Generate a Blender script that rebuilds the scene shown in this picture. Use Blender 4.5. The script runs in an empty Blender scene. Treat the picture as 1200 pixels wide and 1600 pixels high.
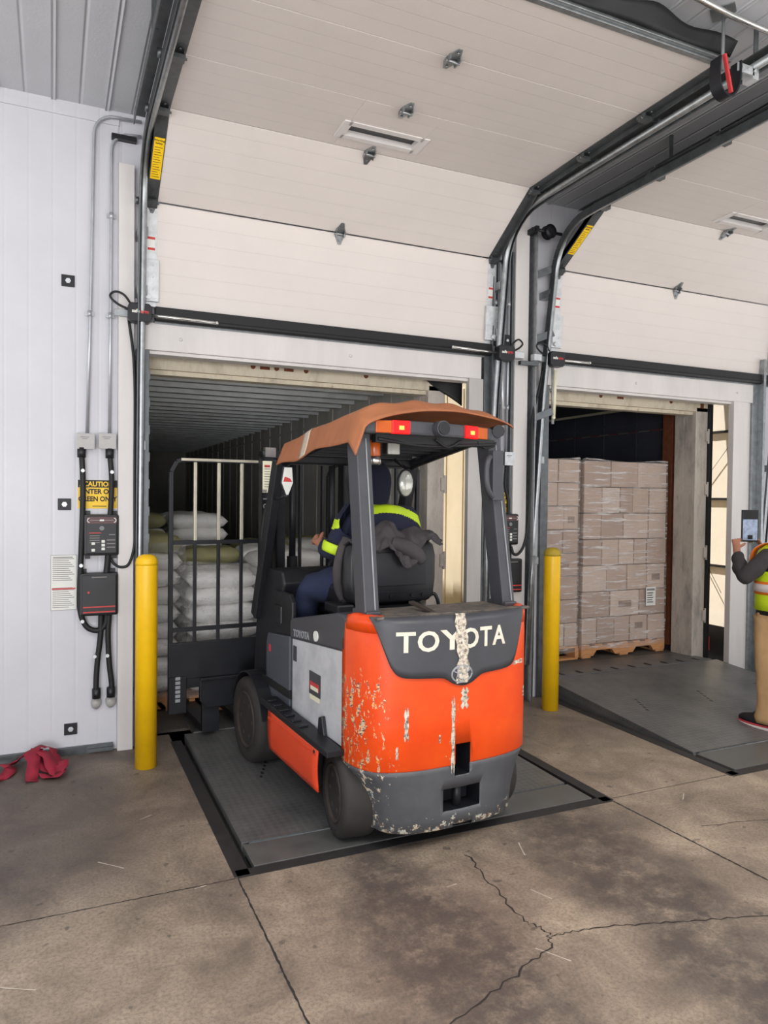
import bpy, bmesh, math, random
from mathutils import Vector, Matrix, Euler
rnd = random.Random(7)
SC = bpy.context.scene
COL = SC.collection
PI = math.pi

# ------------------------------------------------------------------ camera
F_PX, YAW, PITCH, ROLL, EYE = 1145.64, math.radians(24.3243), math.radians(-1.2279), math.radians(0.6349), 1.6
fw = Vector((math.sin(YAW)*math.cos(PITCH), math.cos(YAW)*math.cos(PITCH), math.sin(PITCH)))
rt = Vector((math.cos(YAW), -math.sin(YAW), 0))
up = rt.cross(fw)
r2 = rt*math.cos(ROLL) + up*math.sin(ROLL)
u2 = -rt*math.sin(ROLL) + up*math.cos(ROLL)
cam_d = bpy.data.cameras.new('camera')
cam = bpy.data.objects.new('camera', cam_d)
COL.objects.link(cam)
cam.matrix_world = Matrix(((r2.x, u2.x, -fw.x, 0), (r2.y, u2.y, -fw.y, 0), (r2.z, u2.z, -fw.z, EYE), (0, 0, 0, 1)))
cam_d.sensor_fit = 'VERTICAL'
cam_d.sensor_height = 32.0
cam_d.lens = F_PX/1600*32.0
cam_d.clip_start = 0.05
cam_d.clip_end = 300
SC.camera = cam

# ------------------------------------------------------------------ light
SC.view_settings.view_transform = 'Standard'
SC.view_settings.look = 'None'
SC.view_settings.gamma = 1
SC.view_settings.use_curve_mapping = False
SC.view_settings.exposure = -0.22
W = bpy.data.worlds.new('daylight')
SC.world = W
W.use_nodes = True
nt = W.node_tree
bg = nt.nodes['Background']
# dim sky above; bright lower half added to light the door undersides from below
tcw = nt.nodes.new('ShaderNodeTexCoord'); sx_ = nt.nodes.new('ShaderNodeSeparateXYZ'); nt.links.new(tcw.outputs['Generated'], sx_.inputs[0])
rw = nt.nodes.new('ShaderNodeValToRGB'); mrw = nt.nodes.new('ShaderNodeMapRange')
mrw.inputs[1].default_value = -1; mrw.inputs[2].default_value = 1; nt.links.new(sx_.outputs[2], mrw.inputs[0]); nt.links.new(mrw.outputs[0], rw.inputs[0])
rw.color_ramp.elements[0].position = 0.47; rw.color_ramp.elements[0].color = (1.0, 0.98, 0.965, 1)
rw.color_ramp.elements[1].position = 0.53; rw.color_ramp.elements[1].color = (0.135, 0.148, 0.165, 1)
nt.links.new(rw.outputs[0], bg.inputs['Color'])
bg.inputs['Strength'].default_value = 2.8

def area(name, loc, target, sx, sy, power, col):
    d = bpy.data.lights.new(name, 'AREA')
    d.shape = 'RECTANGLE'; d.size = sx; d.size_y = sy; d.energy = power; d.color = col
    o = bpy.data.objects.new(name, d); COL.objects.link(o)
    o.location = loc
    o.rotation_euler = (Vector(target)-Vector(loc)).to_track_quat('-Z', 'Y').to_euler()
    return o
def fill_lamp(loc, target, power, col):
    o = area('overhead_fill', loc, target, 1.4, 2.0, power, col); o.data.spread = math.radians(125)  # unseen lights added above the frame to brighten the floor and its bounce
area('low_fill_from_behind', (-2.6, -6.5, 1.5), (0.6, 4.8, 0.4), 4.0, 2.2, 75, (0.98, 0.98, 1.0)).data.spread = math.radians(70)  # unseen light added behind the camera to lift the lower wall and loads
fill_lamp((1.6, 0.2, 3.88), (1.7, 0.9, 0.0), 100, (1.0, 0.97, 0.93))
fill_lamp((5.0, 0.4, 3.88), (4.9, 1.2, 0.0), 105, (1.0, 0.97, 0.93))
fill_lamp((-1.4, 0.9, 3.88), (-0.9, 2.4, 0.0), 60, (0.95, 0.97, 1.0))
sun_d = bpy.data.lights.new('sun', 'SUN'); sun_d.energy = 12.0; sun_d.angle = 0.02; sun_d.color = (1.0, 0.96, 0.9)
sun = bpy.data.objects.new('sun', sun_d); COL.objects.link(sun)
sun.rotation_euler = Vector((0.25, -0.10, -0.96)).to_track_quat('-Z', 'Y').to_euler()

# ------------------------------------------------------------------ materials
def lin(c):
    out = []
    for v in c[:3]:
        v = v/255.0
        out.append(v/12.92 if v <= 0.04045 else ((v+0.055)/1.055)**2.4)
    return (*out, 1.0)

class NT:
    """short cuts for a material's node tree"""
    def __init__(s, name):
        s.m = bpy.data.materials.new(name); s.m.use_nodes = True
        s.t = s.m.node_tree; s.b = s.t.nodes['Principled BSDF']
        s.tc = s.t.nodes.new('ShaderNodeTexCoord')
    def n(s, kind, **kw):
        x = s.t.nodes.new(kind)
        for k, v in kw.items(): setattr(x, k, v)
        return x
    def l(s, a, b): s.t.links.new(a, b)
    def val(s, sock, v):
        if hasattr(v, 'is_output') or hasattr(v, 'links'): s.l(v, sock)
        else: sock.default_value = v
    def math(s, op, a, b=0.0, c=None, clamp=False):
        x = s.n('ShaderNodeMath', operation=op); x.use_clamp = clamp
        s.val(x.inputs[0], a); s.val(x.inputs[1], b)
        if c is not None: s.val(x.inputs[2], c)
        return x.outputs[0]
    def noise(s, scale, detail=4, rough=0.6, vec=None, stretch=None, dist=0.0):
        x = s.n('ShaderNodeTexNoise'); x.inputs['Scale'].default_value = scale
        x.inputs['Detail'].default_value = detail; x.inputs['Roughness'].default_value = rough
        x.inputs['Distortion'].default_value = dist
        src = vec or s.tc.outputs['Object']
        if stretch:
            mp = s.n('ShaderNodeMapping'); mp.inputs['Scale'].default_value = stretch
            s.l(src, mp.inputs['Vector']); src = mp.outputs[0]
        s.l(src, x.inputs['Vector'])
        return x.outputs['Fac']
    def ramp(s, fac, stops):
        x = s.n('ShaderNodeValToRGB'); e = x.color_ramp.elements
        while len(e) < len(stops): e.new(0.5)
        for i, (p, c) in enumerate(stops):
            e[i].position = p; e[i].color = c if len(c) == 4 else (*c, 1)
        s.l(fac, x.inputs[0]); return x.outputs['Color']
    def step(s, v, lo, hi):
        x = s.n('ShaderNodeMapRange'); x.interpolation_type = 'SMOOTHSTEP'
        s.val(x.inputs[0], v); s.val(x.inputs[1], lo); s.val(x.inputs[2], hi)
        return x.outputs[0]
    def mix(s, fac, a, b):
        x = s.n('ShaderNodeMix', data_type='RGBA')
        s.val(x.inputs[0], fac); s.val(x.inputs[6], a); s.val(x.inputs[7], b)
        return x.outputs[2]
    def xyz(s, which='Object'):
        x = s.n('ShaderNodeSeparateXYZ'); s.l(s.tc.outputs[which], x.inputs[0]); return x.outputs
    def bump(s, h, strength=0.3, dist=0.01):
        x = s.n('ShaderNodeBump'); x.inputs['Strength'].default_value = strength
        x.inputs['Distance'].default_value = dist
        s.l(h, x.inputs['Height']); s.l(x.outputs[0], s.b.inputs['Normal'])
    def out(s, col=None, rough=None, metal=None):
        if col is not None: s.val(s.b.inputs['Base Color'], col)
        if rough is not None: s.val(s.b.inputs['Roughness'], rough)
        if metal is not None: s.val(s.b.inputs['Metallic'], metal)
        return s.m

def mat(name, c, rough=0.5, metal=0.0, vary=0.12, scale=9.0, bump=0.0, bscale=60.0, stretch=None, spec=None, emit=None):
    """plain paint, plastic, cloth or metal with a slight procedural unevenness"""
    s = NT(name); c1 = lin(c)
    f = s.noise(scale, 5, 0.6, stretch=stretch)
    lo = tuple(max(0, v*(1-vary)) for v in c1[:3]); hi = tuple(min(1, v*(1+vary)) for v in c1[:3])
    s.out(s.ramp(f, [(0.3, lo), (0.7, hi)]), None, metal)
    s.l(s.step(f, 0.2, 0.8), (mr := s.n('ShaderNodeMapRange')).inputs[0])
    mr.inputs[3].default_value = max(0.03, rough-0.06); mr.inputs[4].default_value = min(1, rough+0.06)
    s.l(mr.outputs[0], s.b.inputs['Roughness'])
    if bump: s.bump(s.noise(bscale, 3, 0.6, stretch=stretch), bump, 0.004)
    if spec is not None: s.b.inputs['Specular IOR Level'].default_value = spec
    if emit:
        s.b.inputs['Emission Color'].default_value = lin(emit[0]); s.b.inputs['Emission Strength'].default_value = emit[1]
    return s.m

M = {}
def build_materials():
    m = M
    m['white_paint'] = mat('white_paint', (222, 222, 222), 0.45, vary=0.05, scale=3)
    m['jamb_paint'] = mat('jamb_paint', (216, 212, 210), 0.4, vary=0.08, scale=5, stretch=(1, 1, .2))
    m['jamb_grey'] = mat('worn_grey_jamb', (186, 183, 180), 0.45, 0.1, vary=0.14, scale=5, stretch=(1, 1, .2))
    m['galvanized'] = mat('galvanized', (158, 162, 164), 0.36, 0.85, vary=0.2, scale=22)
    m['galv_dark'] = mat('galvanized_dull', (104, 108, 110), 0.45, 0.8, vary=0.2, scale=18)
    m['galv_white'] = mat('galvanized_bright', (205, 208, 210), 0.35, 0.5, vary=0.14, scale=25)
    m['conduit'] = mat('conduit_steel', (182, 185, 190), 0.34, 0.5, vary=0.1)
    m['lit_bar_steel'] = mat('worn_lit_bar_steel', (196, 190, 172), 0.35, 0.4, vary=0.15)  # light on the upper backrest bars painted in as pale worn steel
    m['chrome'] = mat('bright_steel', (215, 215, 212), 0.22, 0.95, vary=0.05)
    m['black_rubber'] = mat('black_rubber', (22, 23, 25), 0.6, vary=0.2)
    m['black_plastic'] = mat('black_plastic', (26, 27, 32), 0.42, vary=0.12)
    m['black_steel'] = mat('black_steel', (30, 31, 36), 0.45, 0.2, vary=0.2)
    m['seat_vinyl'] = mat('seat_vinyl', (27, 27, 30), 0.38, vary=0.15)
    m['grey_plastic'] = mat('grey_plastic', (120, 122, 124), 0.5)
    m['tyre'] = mat('tyre_rubber', (46, 43, 41), 0.75, vary=0.2, scale=14)
    m['rim'] = mat('wheel_rim', (70, 62, 56), 0.55, 0.3, vary=0.3)
    m['fork_grey'] = mat('dark_grey_paint', (66, 67, 72), 0.45, vary=0.14, scale=7)
    m['cowl_grey'] = mat('blue_grey_paint', (74, 77, 86), 0.5, vary=0.08)
    m['yellow'] = mat('yellow_paint', (243, 192, 12), 0.42, vary=0.06)
    m['yellow_dull'] = mat('dirty_yellow_cap', (176, 150, 40), 0.6, vary=0.2)
    m['amber'] = mat('amber_lens', (196, 92, 34), 0.2, vary=0.1)
    m['red_lamp'] = mat('lit_red_lens', (230, 8, 8), 0.3, vary=0.05, emit=((255, 10, 8), 1.3))
    m['bulb'] = mat('lit_bulb', (255, 150, 60), 0.3, emit=((255, 150, 70), 2.2))
    m['lamp_glass'] = mat('lamp_glass', (205, 205, 198), 0.12, 0.3, vary=0.12, scale=30)
    m['mirror'] = mat('mirror_glass', (235, 238, 240), 0.04, 1.0, vary=0.02)
    m['label_white'] = mat('label_white', (226, 226, 220), 0.5, vary=0.04)
    m['label_cream'] = mat('label_cream', (232, 228, 200), 0.45, vary=0.05)
    m['label_yellow'] = mat('label_yellow', (244, 200, 30), 0.4, vary=0.05)
    m['ink'] = mat('ink', (30, 30, 34), 0.6)
    m['ink_grey'] = mat('ink_grey', (135, 132, 132), 0.6)
    m['ink_red'] = mat('ink_red', (196, 58, 60), 0.5)
    m['letter_white'] = mat('letter_cream', (226, 218, 200), 0.5, vary=0.1, scale=30)
    m['letter_grey'] = mat('letter_grey', (150, 152, 156), 0.45)
    m['navy'] = mat('navy_cloth', (34, 38, 62), 0.9, vary=0.2, scale=18, bump=0.35, bscale=24)
    m['navy_dark'] = mat('navy_hood', (20, 22, 42), 0.95, vary=0.2, scale=20, bump=0.3, bscale=26)
    m['jean'] = mat('dark_jeans', (38, 45, 72), 0.9, vary=0.2, scale=16, bump=0.3, bscale=30)
    m['hivis'] = mat('hivis_tape', (206, 238, 42), 0.5, vary=0.06, emit=None)
    m['hivis_vest'] = mat('hivis_vest', (204, 232, 30), 0.65, vary=0.1, bump=0.2, bscale=30)
    m['orange_trim'] = mat('orange_trim', (244, 126, 40), 0.6)
    m['silver_tape'] = mat('reflective_tape', (232, 222, 220), 0.4, vary=0.06)
    m['charcoal_cloth'] = mat('charcoal_cloth', (58, 54, 56), 0.95, vary=0.2, scale=14, bump=0.4, bscale=40)
    m['jacket_cloth'] = mat('grey_jacket_cloth', (70, 66, 68), 0.95, vary=0.25, scale=9, bump=0.5, bscale=30)
    m['khaki'] = mat('khaki_cloth', (200, 162, 116), 0.9, vary=0.12, scale=7, bump=0.4, bscale=18)
    m['skin'] = mat('skin', (178, 122, 98), 0.55, vary=0.06)
    m['hair'] = mat('hair', (26, 22, 20), 0.7)
    m['shoe'] = mat('shoe_black', (32, 30, 34), 0.7)
    m['shoe_red'] = mat('shoe_red', (200, 60, 72), 0.6)
    m['shoe_white'] = mat('shoe_sole', (226, 214, 210), 0.6)
    m['strap_red'] = mat('red_webbing', (150, 32, 54), 0.85, vary=0.2, scale=12, bump=0.3, bscale=200)
    m['cover_brown'] = mat('cardboard', (166, 104, 68), 0.75, vary=0.14, scale=6, bump=0.25, bscale=12, stretch=(1, 3, 1))
    m['clear_tape'] = mat('packing_tape', (206, 190, 170), 0.25, vary=0.1)
    m['pallet_wood'] = mat('pallet_wood', (196, 140, 92), 0.75, vary=0.22, scale=8, stretch=(1, 6, 6))
    m['trailer_steel'] = mat('trailer_inner_steel', (206, 210, 212), 0.45, 0.1, vary=0.16, scale=5)
    m['trailer_liner'] = mat('trailer_liner', (196, 194, 186), 0.6, vary=0.16, scale=3, stretch=(1, 1, .3))
    m['trailer_cream'] = mat('trailer_cream_paint', (222, 211, 188), 0.5, vary=0.06, scale=4)
    m['trailer_white'] = mat('trailer_white_side', (240, 230, 214), 0.6, vary=0.03)
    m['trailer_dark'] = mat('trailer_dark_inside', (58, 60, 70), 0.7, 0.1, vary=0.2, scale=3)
    m['trailer_floor'] = mat('trailer_floor', (86, 80, 74), 0.75, vary=0.2, scale=5, stretch=(6, 1, 1))
    m['rust'] = mat('rusty_brown', (112, 62, 36), 0.8, vary=0.3, scale=20)
    m['asphalt'] = mat('asphalt', (96, 94, 92), 0.9, vary=0.2, scale=30)
    m['pit'] = mat('pit_concrete', (48, 46, 45), 0.9, vary=0.2)
    m['steel_curb'] = mat('dark_steel_curb', (52, 50, 50), 0.6, 0.3, vary=0.2, scale=12)
    m['screen'] = mat('phone_screen', (150, 165, 190), 0.15, vary=0.5, scale=28, emit=((120, 135, 160), 0.35))

    # painted steel of the trailer frames: cream, rust streaks
    for nm, pal in (('worn_cream', ((176, 166, 146), (214, 204, 182), (198, 186, 164))), ('worn_grey', ((150, 144, 136), (200, 192, 182), (176, 168, 158)))):
      s = NT(nm)
      f = s.noise(7, 6, 0.7, stretch=(1, 1, .35)); g = s.noise(26, 4, 0.7)
      base = s.ramp(f, [(0.3, lin(pal[0])), (0.52, lin(pal[1])), (0.75, lin(pal[2]))])
      rust = s.math('MULTIPLY', s.step(f, 0.62, 0.74), s.step(g, 0.48, 0.64))
      m[nm] = s.out(s.mix(rust, base, lin((128, 88, 60))), 0.6, 0.0)

    # wall and ceiling panels: fine vertical ribs and an embossed skin
    def ribbed(name, axis, c, pitch, strength):
        s = NT(name); x = s.xyz()[axis]
        p = s.math('PINGPONG', x, pitch/2)
        groove = s.step(p, 0.0, pitch*0.09)
        f = s.noise(2.2, 5, 0.6); g = s.noise(90, 2, 0.5)
        h = s.math('ADD', groove, s.math('MULTIPLY', g, 0.18))
        s.bump(h, strength, 0.006)
        c1 = lin(c)
        col = s.ramp(f, [(0.3, tuple(v*0.94 for v in c1[:3])), (0.7, tuple(min(1, v*1.03) for v in c1[:3]))])
        return s.out(col, 0.42, 0.0)
    m['wall_panel'] = ribbed('insulated_wall_panel', 0, (206, 206, 212), 0.13, 0.18)
    m['ceiling_panel'] = ribbed('ceiling_panel', 0, (196, 198, 202), 0.15, 0.9)

    # door sections: local z runs up the section
    s = NT('door_section_steel'); z = s.xyz()[2]
    p = s.math('PINGPONG', z, 0.0525)
    groove = s.step(p, 0.0, 0.004)
    g = s.noise(110, 2, 0.5); f = s.noise(1.6, 6, 0.65)
    s.bump(s.math('ADD', groove, s.math('MULTIPLY', g, 0.35)), 0.22, 0.004)
    c1 = lin((218, 211, 206))
    col = s.ramp(f, [(0.3, tuple(v*0.95 for v in c1[:3])), (0.7, tuple(min(1, v*1.02) for v in c1[:3]))])
    m['door_panel'] = s.out(s.mix(s.math('MULTIPLY', s.math('SUBTRACT', 1.0, groove), 0.12), col, lin((120, 112, 106))), 0.5, 0.0)

    # concrete floor with tyre grime
    s = NT('worn_concrete'); X = s.xyz()
    wob = s.math('MULTIPLY', s.math('SUBTRACT', s.noise(1.7, 4, 0.6), 0.5), 0.9)
    xw = s.math('ADD', X[0], wob)
    f = s.noise(2.6, 8, 0.68, dist=0.5); g = s.noise(75, 4, 0.75); k = s.noise(9, 6, 0.75)
    base = s.ramp(f, [(0.28, lin((104, 92, 82))), (0.5, lin((150, 134, 117))), (0.72, lin((186, 168, 147)))])
    base = s.mix(s.math('MULTIPLY', s.step(g, 0.40, 0.66), 0.5), base, lin((86, 78, 72)))
    yg = s.step(X[1], 1.2, 3.0)
    t1 = s.math('SUBTRACT', 1.0, s.step(s.math('ABSOLUTE', s.math('SUBTRACT', s.math('ADD', xw, s.math('MULTIPLY', X[1], -0.12)), 0.98)), 0.04, 0.44))
    t2 = s.math('SUBTRACT', 1.0, s.step(s.math('ABSOLUTE', s.math('SUBTRACT', s.math('ADD', xw, s.math('MULTIPLY', X[1], -0.12)), 1.95)), 0.04, 0.46))
    track = s.math('MULTIPLY', s.math('MAXIMUM', t1, t2), s.step(k, 0.18, 0.62))
    left = s.math('MULTIPLY', s.math('SUBTRACT', 1.0, s.step(xw, 0.1, 0.9)), s.step(X[1], 2.7, 3.5))
    grime = s.math('MAXIMUM', s.math('MULTIPLY', track, 0.85), s.math('MULTIPLY', left, 0.66))
    far = s.math('MULTIPLY', s.step(X[1], 3.2, 4.6), 0.45)
    grime = s.math('MAXIMUM', grime, far)
    col = s.mix(grime, base, s.ramp(k, [(0.35, lin((42, 37, 38))), (0.7, lin((74, 66, 64)))]))
    spots = s.step(s.noise(15, 2, 0.4), 0.69, 0.74)
    col = s.mix(s.math('MULTIPLY', spots, 0.55), col, lin((58, 54, 54)))
    s.bump(g, 0.12, 0.004)
    rr = s.n('ShaderNodeMapRange'); s.l(k, rr.inputs[0]); rr.inputs[3].default_value = 0.38; rr.inputs[4].default_value = 0.72
    m['concrete'] = s.out(col, rr.outputs[0], 0.0)
    m['crack'] = mat('floor_crack_dirt', (50, 44, 40), 0.9)
    m['joint'] = mat('floor_joint_dirt', (44, 40, 38), 0.9)
    m['scuff'] = mat('floor_scuff', (190, 178, 164), 0.8)

    # tread plate of the levellers
    s = NT('tread_plate'); mp = s.n('ShaderNodeMapping'); mp.inputs['Rotation'].default_value = (0, 0, 0.785)
    s.l(s.tc.outputs['Object'], mp.inputs[0])
    ck = s.n('ShaderNodeTexChecker'); ck.inputs['Scale'].default_value = 38; s.l(mp.outputs[0], ck.inputs[0])
    f = s.noise(4, 6, 0.7); s.bump(ck.outputs['Fac'], 0.35, 0.004)
    base = s.ramp(f, [(0.3, lin((84, 85, 87))), (0.7, lin((118, 117, 115)))])
    m['tread'] = s.out(s.mix(s.math('MULTIPLY', ck.outputs['Fac'], 0.2), base, lin((140, 138, 134))), 0.42, 0.35)
    m['plain_plate'] = mat('smooth_plate', (102, 102, 100), 0.45, 0.35, vary=0.15, scale=8)

    # counterweight: orange paint, chips along the left corner and the middle
    s = NT('chipped_orange_paint'); X = s.xyz()
    f = s.noise(5, 5, 0.6); chips = s.noise(26, 5, 0.72, stretch=(1.6, 1.6, .75)); fine = s.noise(60, 3, 0.7, stretch=(.6, .6, 2.0))
    base = s.ramp(f, [(0.3, lin((222, 66, 12))), (0.7, lin((240, 84, 18)))])
    edge = s.math('SUBTRACT', 1.0, s.step(X[0], -0.46, -0.16))
    mid = s.math('SUBTRACT', 1.0, s.step(s.math('ABSOLUTE', s.math('ADD', X[0], 0.045)), 0.03, 0.10))
    lowz = s.math('SUBTRACT', 1.0, s.step(X[2], 0.38, 0.62))
    zone = s.math('MAXIMUM', s.math('MULTIPLY', edge, s.math('SUBTRACT', 1.0, s.step(X[2], 0.75, 0.95))), s.math('MULTIPLY', s.math('MULTIPLY', mid, 0.75), s.math('SUBTRACT', 1.0, s.step(X[2], 0.66, 0.74))))
    zone = s.math('MAXIMUM', zone, s.math('MULTIPLY', lowz, 0.35))
    thr = s.math('SUBTRACT', 0.80, s.math('MULTIPLY', zone, 0.265))
    chip = s.step(chips, thr, s.math('ADD', thr, 0.02))
    ccol = s.ramp(fine, [(0.42, lin((70, 66, 66))), (0.5, lin((226, 206, 176))), (0.62, lin((222, 150, 40)))])
    wear = s.math('MULTIPLY', s.step(fine, 0.62, 0.72), 0.25)
    col = s.mix(wear, base, lin((196, 92, 46)))
    m['orange'] = s.out(s.mix(chip, col, ccol), 0.33, 0.0)
    m['orange_plain'] = mat('orange_paint', (222, 72, 36), 0.4, vary=0.08)
    s = NT('chipped_grey_paint'); X = s.xyz()
    chips = s.noise(24, 5, 0.72, stretch=(1.2, 1.2, 1.2)); fine = s.noise(55, 3, 0.7)
    f = s.noise(5, 5, 0.6)
    base = s.ramp(f, [(0.3, lin((70, 71, 75))), (0.7, lin((88, 89, 92)))])
    lowz = s.math('SUBTRACT', 1.0, s.step(X[2], 0.10, 0.24))
    edge = s.math('MULTIPLY', s.math('SUBTRACT', 1.0, s.step(X[0], -0.40, -0.26)), 0.85)
    thr = s.math('SUBTRACT', 0.78, s.math('MULTIPLY', s.math('MAXIMUM', lowz, edge), 0.27))
    chip = s.step(chips, thr, s.math('ADD', thr, 0.02))
    ccol = s.ramp(fine, [(0.35, lin((150, 110, 84))), (0.5, lin((226, 210, 182))), (0.66, lin((160, 186, 190)))])
    m['bumper'] = s.out(s.mix(chip, base, ccol), 0.45, 0.0)
    s = NT('peeling_film'); chips = s.noise(60, 4, 0.75)
    m['peeling'] = s.out(s.ramp(chips, [(0.38, lin((86, 82, 80))), (0.5, lin((196, 184, 166))), (0.65, lin((232, 222, 204)))]), 0.6, 0.0)
    s = NT('battery_steel'); f = s.noise(5, 6, 0.7)
    m['battery'] = s.out(s.ramp(f, [(0.3, lin((176, 178, 182))), (0.6, lin((206, 207, 210))), (0.8, lin((190, 186, 178)))]), 0.45, 0.1)
    s = NT('dusty_deck'); f = s.noise(12, 6, 0.75)
    m['deck'] = s.out(s.ramp(f, [(0.35, lin((70, 68, 68))), (0.62, lin((120, 110, 100)))]), 0.7, 0.0)

    # cartons seen through film
    for i, c in enumerate([(184, 160, 142), (176, 150, 132), (194, 172, 156), (166, 140, 122)]):
        m['carton%d' % i] = mat('carton_board', c, 0.7, vary=0.1, scale=5)
    m['carton_print'] = mat('carton_print', (132, 108, 92), 0.7)
    m['sack'] = mat('white_sack', (238, 236, 232), 0.45, vary=0.1, scale=8, bump=0.5, bscale=11)
    m['sack_dark'] = mat('olive_sack', (150, 146, 104), 0.6, vary=0.2, scale=6, bump=0.5, bscale=11)
    # stretch film
    s = NT('stretch_film')
    f = s.noise(4.5, 7, 0.72, stretch=(.55, .55, 7.0)); g = s.noise(14, 4, 0.6)
    tr = s.n('ShaderNodeBsdfTransparent'); mx = s.n('ShaderNodeMixShader')
    s.out((0.92, 0.88, 0.86, 1), 0.16, 0.0); s.bump(f, 0.6, 0.02)
    fac = s.math('ADD', 0.13, s.math('MULTIPLY', s.step(f, 0.48, 0.66), 0.55))
    s.l(fac, mx.inputs[0]); s.l(tr.outputs[0], mx.inputs[1]); s.l(s.b.outputs[0], mx.inputs[2])
    s.l(mx.outputs[0], s.t.nodes['Material Output'].inputs[0])
    m['film'] = s.m
    s = NT('glossy_film')
    f = s.noise(7, 5, 0.65, stretch=(1, 1, 2.2))
    tr = s.n('ShaderNodeBsdfTransparent'); mx = s.n('ShaderNodeMixShader')
    s.out((0.92, 0.91, 0.90, 1), 0.10, 0.0); s.bump(f, 1.0, 0.05)
    s.l(s.math('ADD', 0.12, s.math('MULTIPLY', s.step(f, 0.45, 0.70), 0.22)), mx.inputs[0]); s.l(tr.outputs[0], mx.inputs[1]); s.l(s.b.outputs[0], mx.inputs[2])
    s.l(mx.outputs[0], s.t.nodes['Material Output'].inputs[0])
    m['glossy_film'] = s.m
    m['box_grey'] = mat('box_grey', (172, 170, 168), 0.45, 0.1)
    m['maroon'] = mat('maroon_display', (82, 46, 48), 0.35)
    m['marker_grey'] = mat('dull_marker_grey', (96, 92, 92), 0.7)  # muted colours of the marker strip
    m['marker_red'] = mat('dull_marker_red', (96, 44, 46), 0.7)
    m['window_glass'] = mat('dark_window_glass', (40, 42, 44), 0.15, 0.0, vary=0.1)
build_materials()

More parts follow.
